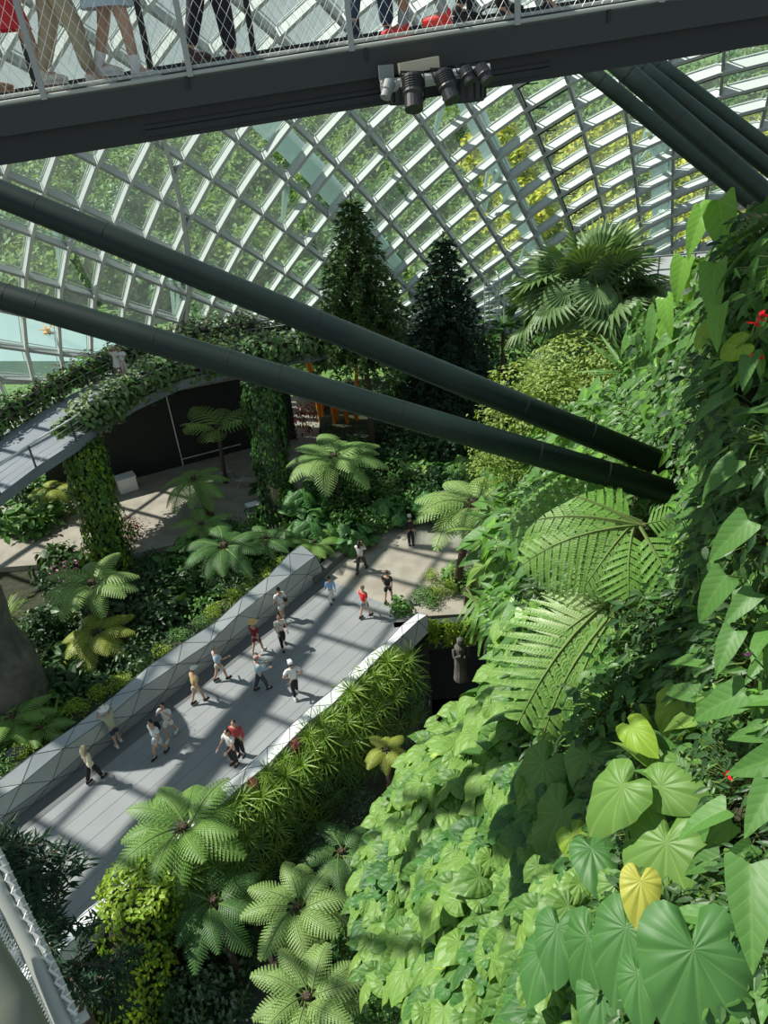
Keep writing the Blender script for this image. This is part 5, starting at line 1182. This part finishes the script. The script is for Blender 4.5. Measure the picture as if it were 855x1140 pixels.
    for b_ in 'LR':
        a = J['an'+b_]; b = MB(); d = (J['toe'+b_]-a); hz = -.06
        b.blob(a+Vector((0,.07,-.045)), (.052,.135,.042), 0, 12, 8); b.blob(a+Vector((0,-.005,-.01)), (.047,.058,.06), 0, 10, 7); b.box(a+Vector((0,.065,-.075)), (.088,.26,.022)); b.obj('shoe', shoe, t, smooth=False)
        if socks: b = MB(); b.tube([a+Vector((0,0,.0)), a.lerp(J['kn'+b_], .28)], [.047,.05], 10); b.obj('sock', socks, t)
    hp = J['skull']+Vector((0,.01,.03))
    if hat != 'none':
        b = MB(); b.blob((0,-.018,.022), (.086,.095,.108), 0, 14, 10)
        vs2 = [i for i, v in enumerate(b.v)]; 
        b.v = [((x, min(y, .052+max(0, z-.04)*.5), max(z, -.06 if y < 0 else .02)) ) for x, y, z in b.v]
        if longhair: b.tube([(0,-.06,.03),(0,-.095,-.1),(0,-.09,-.24)], [.07,.075,.045], 10)
        o_ = b.obj('hair', hair, t, smooth=True); o_.location = hp
    if hat in ('brim', 'cap'):
        b = MB(); b.tube([(0,-.01,.045),(0,-.01,.1),(0,-.01,.135),(0,-.01,.15)], [.1,.098,.08,.02], 16)
        if hat == 'brim': b.tube([(0,0,.05),(0,0,.058),(0,0,.066)], [.205,.2,.1], 20)
        else: b.box((0,.13,.06), (.14,.12,.012))
        o_ = b.obj('hat', cmat(hatc), t); o_.location = hp
    if bag:
        side, col = bag; b = MB(); p = J['pel']+Vector((side*.2,-.06,.14)); b.tube([p+Vector((0,-.1,0)), p+Vector((0,-.04,0)), p+Vector((0,.04,0)), p+Vector((0,.1,0))], [.07,.1,.1,.07], 10); b.obj('bag', cmat(col), t)
        b = MB(); b.tube([p, J['che']+Vector((-side*.02,-.15,0)), J['che']+Vector((-side*.12,.0,.1)), J['che']+Vector((0,.14,-.08)), p], .012, 5); b.obj('bag_strap', cmat(col), t)
    if backpack:
        b = MB(); b.blob(J['che']+Vector((0,-.19,-.08)), (.14,.1,.21), 0, 10, 8); b.obj('backpack', cmat(backpack), t)
    if item == 'stick': b = MB(); b.tube([J['wrR']+Vector((0,.08,0)), Vector((J['wrR'].x+.12, .62, .02))], .012, 6); b.obj('walking_stick', SOLE, t)
    if item == 'camera': b = MB(); b.box((J['wrL']+J['wrR'])/2+Vector((0,.09,.03)), (.13,.05,.08)); b.tube([(J['wrL']+J['wrR'])/2+Vector((0,.1,.03)), (J['wrL']+J['wrR'])/2+Vector((0,.2,.03))], .035, 10); b.obj('camera_body', SOLE, t)
    if item == 'phone': b = MB(); b.box((J['wrL']+J['wrR'])/2+Vector((0,.09,.04)), (.075,.01,.15), Matrix.Rotation(-.5, 3, 'X')); b.obj('phone', SOLE, t)
    return t
# yaw: 0 faces away from the camera (+y); -90 deg faces right
D = math.radians; W = (.72,.72,.7); K = (.015,.015,.02)
def at(x, y, z=0): p = atz(x, y, z); return Vector((p.x, p.y, z))
person(at(107,869), D(-35), 'blonde woman in cream top and black leggings, nearest walker at the left', (.7,.62,.45), K, hat=None, hair=mat('blonde_hair', (.75,.65,.4), .6), longhair=True, sleeves='long', shoe=SOLE, bag=(1, (.75,.68,.5)))
person(at(133,829), D(45), 'person in wide white sun hat and navy shorts leaning on the grey parapet', (.42,.45,.3), (.03,.05,.1), legs='wide', arms='raise', shorts=True, hat='brim', hatc=(.85,.85,.78), shoe=WSHOE, lean=.35)
person(at(180,840), D(150), 'man in white shirt with black sling pouch and pale blue shorts', (.72,.76,.76), (.5,.6,.66), shorts=True, backpack=(.02,.02,.025), hscale=1.02)
person(at(192,820), D(170), 'woman in an all-white outfit with long black hair holding her hands to her face', W, (.75,.74,.7), shorts=True, arms='face', longhair=True, shoe=WSHOE)
person(at(222,782), D(-40), 'man in mustard shirt and beige shorts with white cap and walking stick', (.55,.43,.2), (.55,.48,.38), shorts=True, hat='cap', hatc=(.8,.8,.76), item='stick', lean=.15)
person(at(247,757), D(-50), 'person in pale blue top by the parapet between the mustard and maroon shirts', (.5,.62,.75), (.6,.55,.45), shorts=True, hair=HAIRG, arms=('down','fwd'))
person(at(288,727), D(-30), 'person in a maroon shirt and shorts with a yellow straw hat standing by the parapet', (.2,.02,.035), (.13,.02,.04), shorts=True, hat='brim', hatc=(.72,.5,.18), shoe=WSHOE)
person(at(316,720), D(200), 'person in a cream top, black trousers and black shoulder bag, below the viewer in white', (.65,.63,.55), K, bag=(-1, (.02,.02,.02)), arms='fwd')
person(at(316,690), D(30), 'man in white T-shirt with dark strap at the parapet, its farthest viewer', (.68,.7,.7), (.62,.64,.62), shorts=True, legs='walk', shoe=WSHOE, bag=(1, (.03,.03,.03)), hscale=1.03)
person(at(292,768), D(-60), 'person in a light blue jacket, dark trousers and brown hat holding a camera', (.32,.46,.55), (.04,.06,.08), hat='cap', hatc=(.4,.25,.2), arms='fwd', item='camera', sleeves='long')
person(at(330,775), D(20), 'man in a white shirt, white cap and black trousers walking away beside the right parapet', (.68,.72,.72), K, hat='cap', hatc=(.85,.85,.85), arms='hip', shoe=WSHOE, hscale=1.02)
person(at(262,850), D(150), 'person in a white T-shirt at the pale right parapet, next to the man in red', (.74,.74,.7), K, legs='stand', arms='fwd')
person(at(269,840), D(170), 'person in a brick-red shirt at the pale right parapet, next to the white T-shirt', (.42,.06,.06), K, legs='stand', hair=mat('brown_hair', (.06,.03,.02), .6), sleeves='long')
person(at(370,671), D(10), 'child in a sky-blue hooded top and white trousers walking near the top of the walkway', (.25,.5,.8), (.7,.72,.72), hscale=.85, sleeves='long')
person(at(407,687), D(-40), 'person in a bright red T-shirt and grey shorts, right side of the walkway', (.75,.02,.03), (.2,.24,.28), shorts=True, hair=HAIRG, hscale=.98)
person(at(433,670), D(-20), 'bare-legged person in black beside the far end of the pale parapet', (.02,.02,.025), K, shorts=True, hscale=1.0, hair=mat('brown_hair_2', (.12,.07,.04), .6))
person(at(403,636), D(-25), 'person in a white top and dark trousers taking a photo on the plaza', (.7,.7,.68), (.05,.05,.045), arms='face', item=None, longhair=True, stride=.34)
person(at(458,607), D(5), 'person in black with a black backpack and pale hood standing farthest away on the plaza', K, K, legs='stand', backpack=(.02,.02,.025), hat='cap', hatc=(.5,.5,.5), sleeves='long')
person(at(134,419,RZ), D(180), 'woman in a white dress with arms raised on the curved ramp, left of the couple', (.75,.68,.62), (.75,.72,.68), skirt=('dress',.35), arms='raise', longhair=True, legs='stand')
person(at(141,419,RZ), D(175), 'person in a white shirt on the curved ramp, right of the couple', (.72,.74,.76), (.6,.5,.45), legs='stand', arms='phone')
person(at(268,1136,-5), D(-60), 'person in pale blue shirt looking at a phone on the lower path', (.5,.65,.7), (.03,.02,.02), legs='walk', arms='phone', item='phone', shoe=WSHOE)
person(at(310,1098,-5), D(20), 'person with light brown hair mostly hidden between the two pale tree ferns', (.1,.1,.12), K, hair=HAIRG)
person(at(283,1012,-5), D(10), 'person in a pale top in the shade left of the circular tree fern', (.45,.48,.5), K, legs='stand')
person(at(477,800,-5), D(100), 'person in a turquoise top in the dark grotto', (.25,.5,.55), K, legs='stand')
# visitors on the footbridge: feet on the deck
def bp(px, d, **k): return P0+L(sx(px), d, 0)
BY = math.atan2(be.y, be.x)
SRED = mat('red_running_shoe', (.85,.06,.05), .5); SBRN = mat('brown_dark_shoe', (.08,.04,.035), .5); SHEEL = mat('tan_sandal', (.35,.22,.14), .5); WS = mat('white_sock', (.8,.8,.8), .8); GS = mat('grey_sock', (.35,.37,.38), .85)
person(bp(8,-.45), BY-D(60), 'bare-legged person in a red dress at the left end of the footbridge', (.6,.02,.03), (.62,.03,.04), skirt=('dress',.42), shoe=SHEEL, legs='walk', stride=.22)
person(bp(68,-.4), BY-D(75), 'person in loose khaki trousers and cream sneakers carrying a pink bag on the footbridge', (.7,.68,.62), (.42,.36,.24), bag=(1,(.75,.3,.28)), shoe=mat('cream_sneaker', (.7,.66,.58), .6), stride=.2)
person(bp(128,-.35), BY-D(85), 'person in a pale blue dotted skirt with white socks and white sneakers on the footbridge', (.75,.77,.78), (.45,.55,.62), skirt=('skirt',.38), shoe=WSHOE, socks=WS, legs='walk', stride=.17, sk=SKIN)
person(bp(232,-.55), BY-D(60), 'person in tight black trousers and dark sneakers on the footbridge', (.1,.1,.1), K, shoe=SBRN, stride=.16)
person(bp(418,-.5), BY-D(20), 'person in wide dark blue jeans on the footbridge, left of the red shoes', (.2,.2,.22), (.035,.06,.11), shoe=mat('navy_shoe', (.02,.035,.07), .6), legs='wide')
person(bp(475,-.35), BY+D(80), 'person in shorts with grey socks and bright red running shoes on the footbridge', (.3,.3,.32), (.1,.1,.12), shorts=True, shoe=SRED, socks=GS, legs='walk', stride=.19, sk=SKIN2)
person(bp(556,-.8), BY-D(80), 'person in black trousers further right on the footbridge, only the shoes in view', (.1,.1,.1), K, shoe=SOLE, stride=.18)
person(bp(612,-.8), BY-D(80), 'person in dark clothes at the right end of the footbridge, mostly out of view', (.08,.08,.1), (.03,.03,.04), shoe=SOLE, stride=.18)
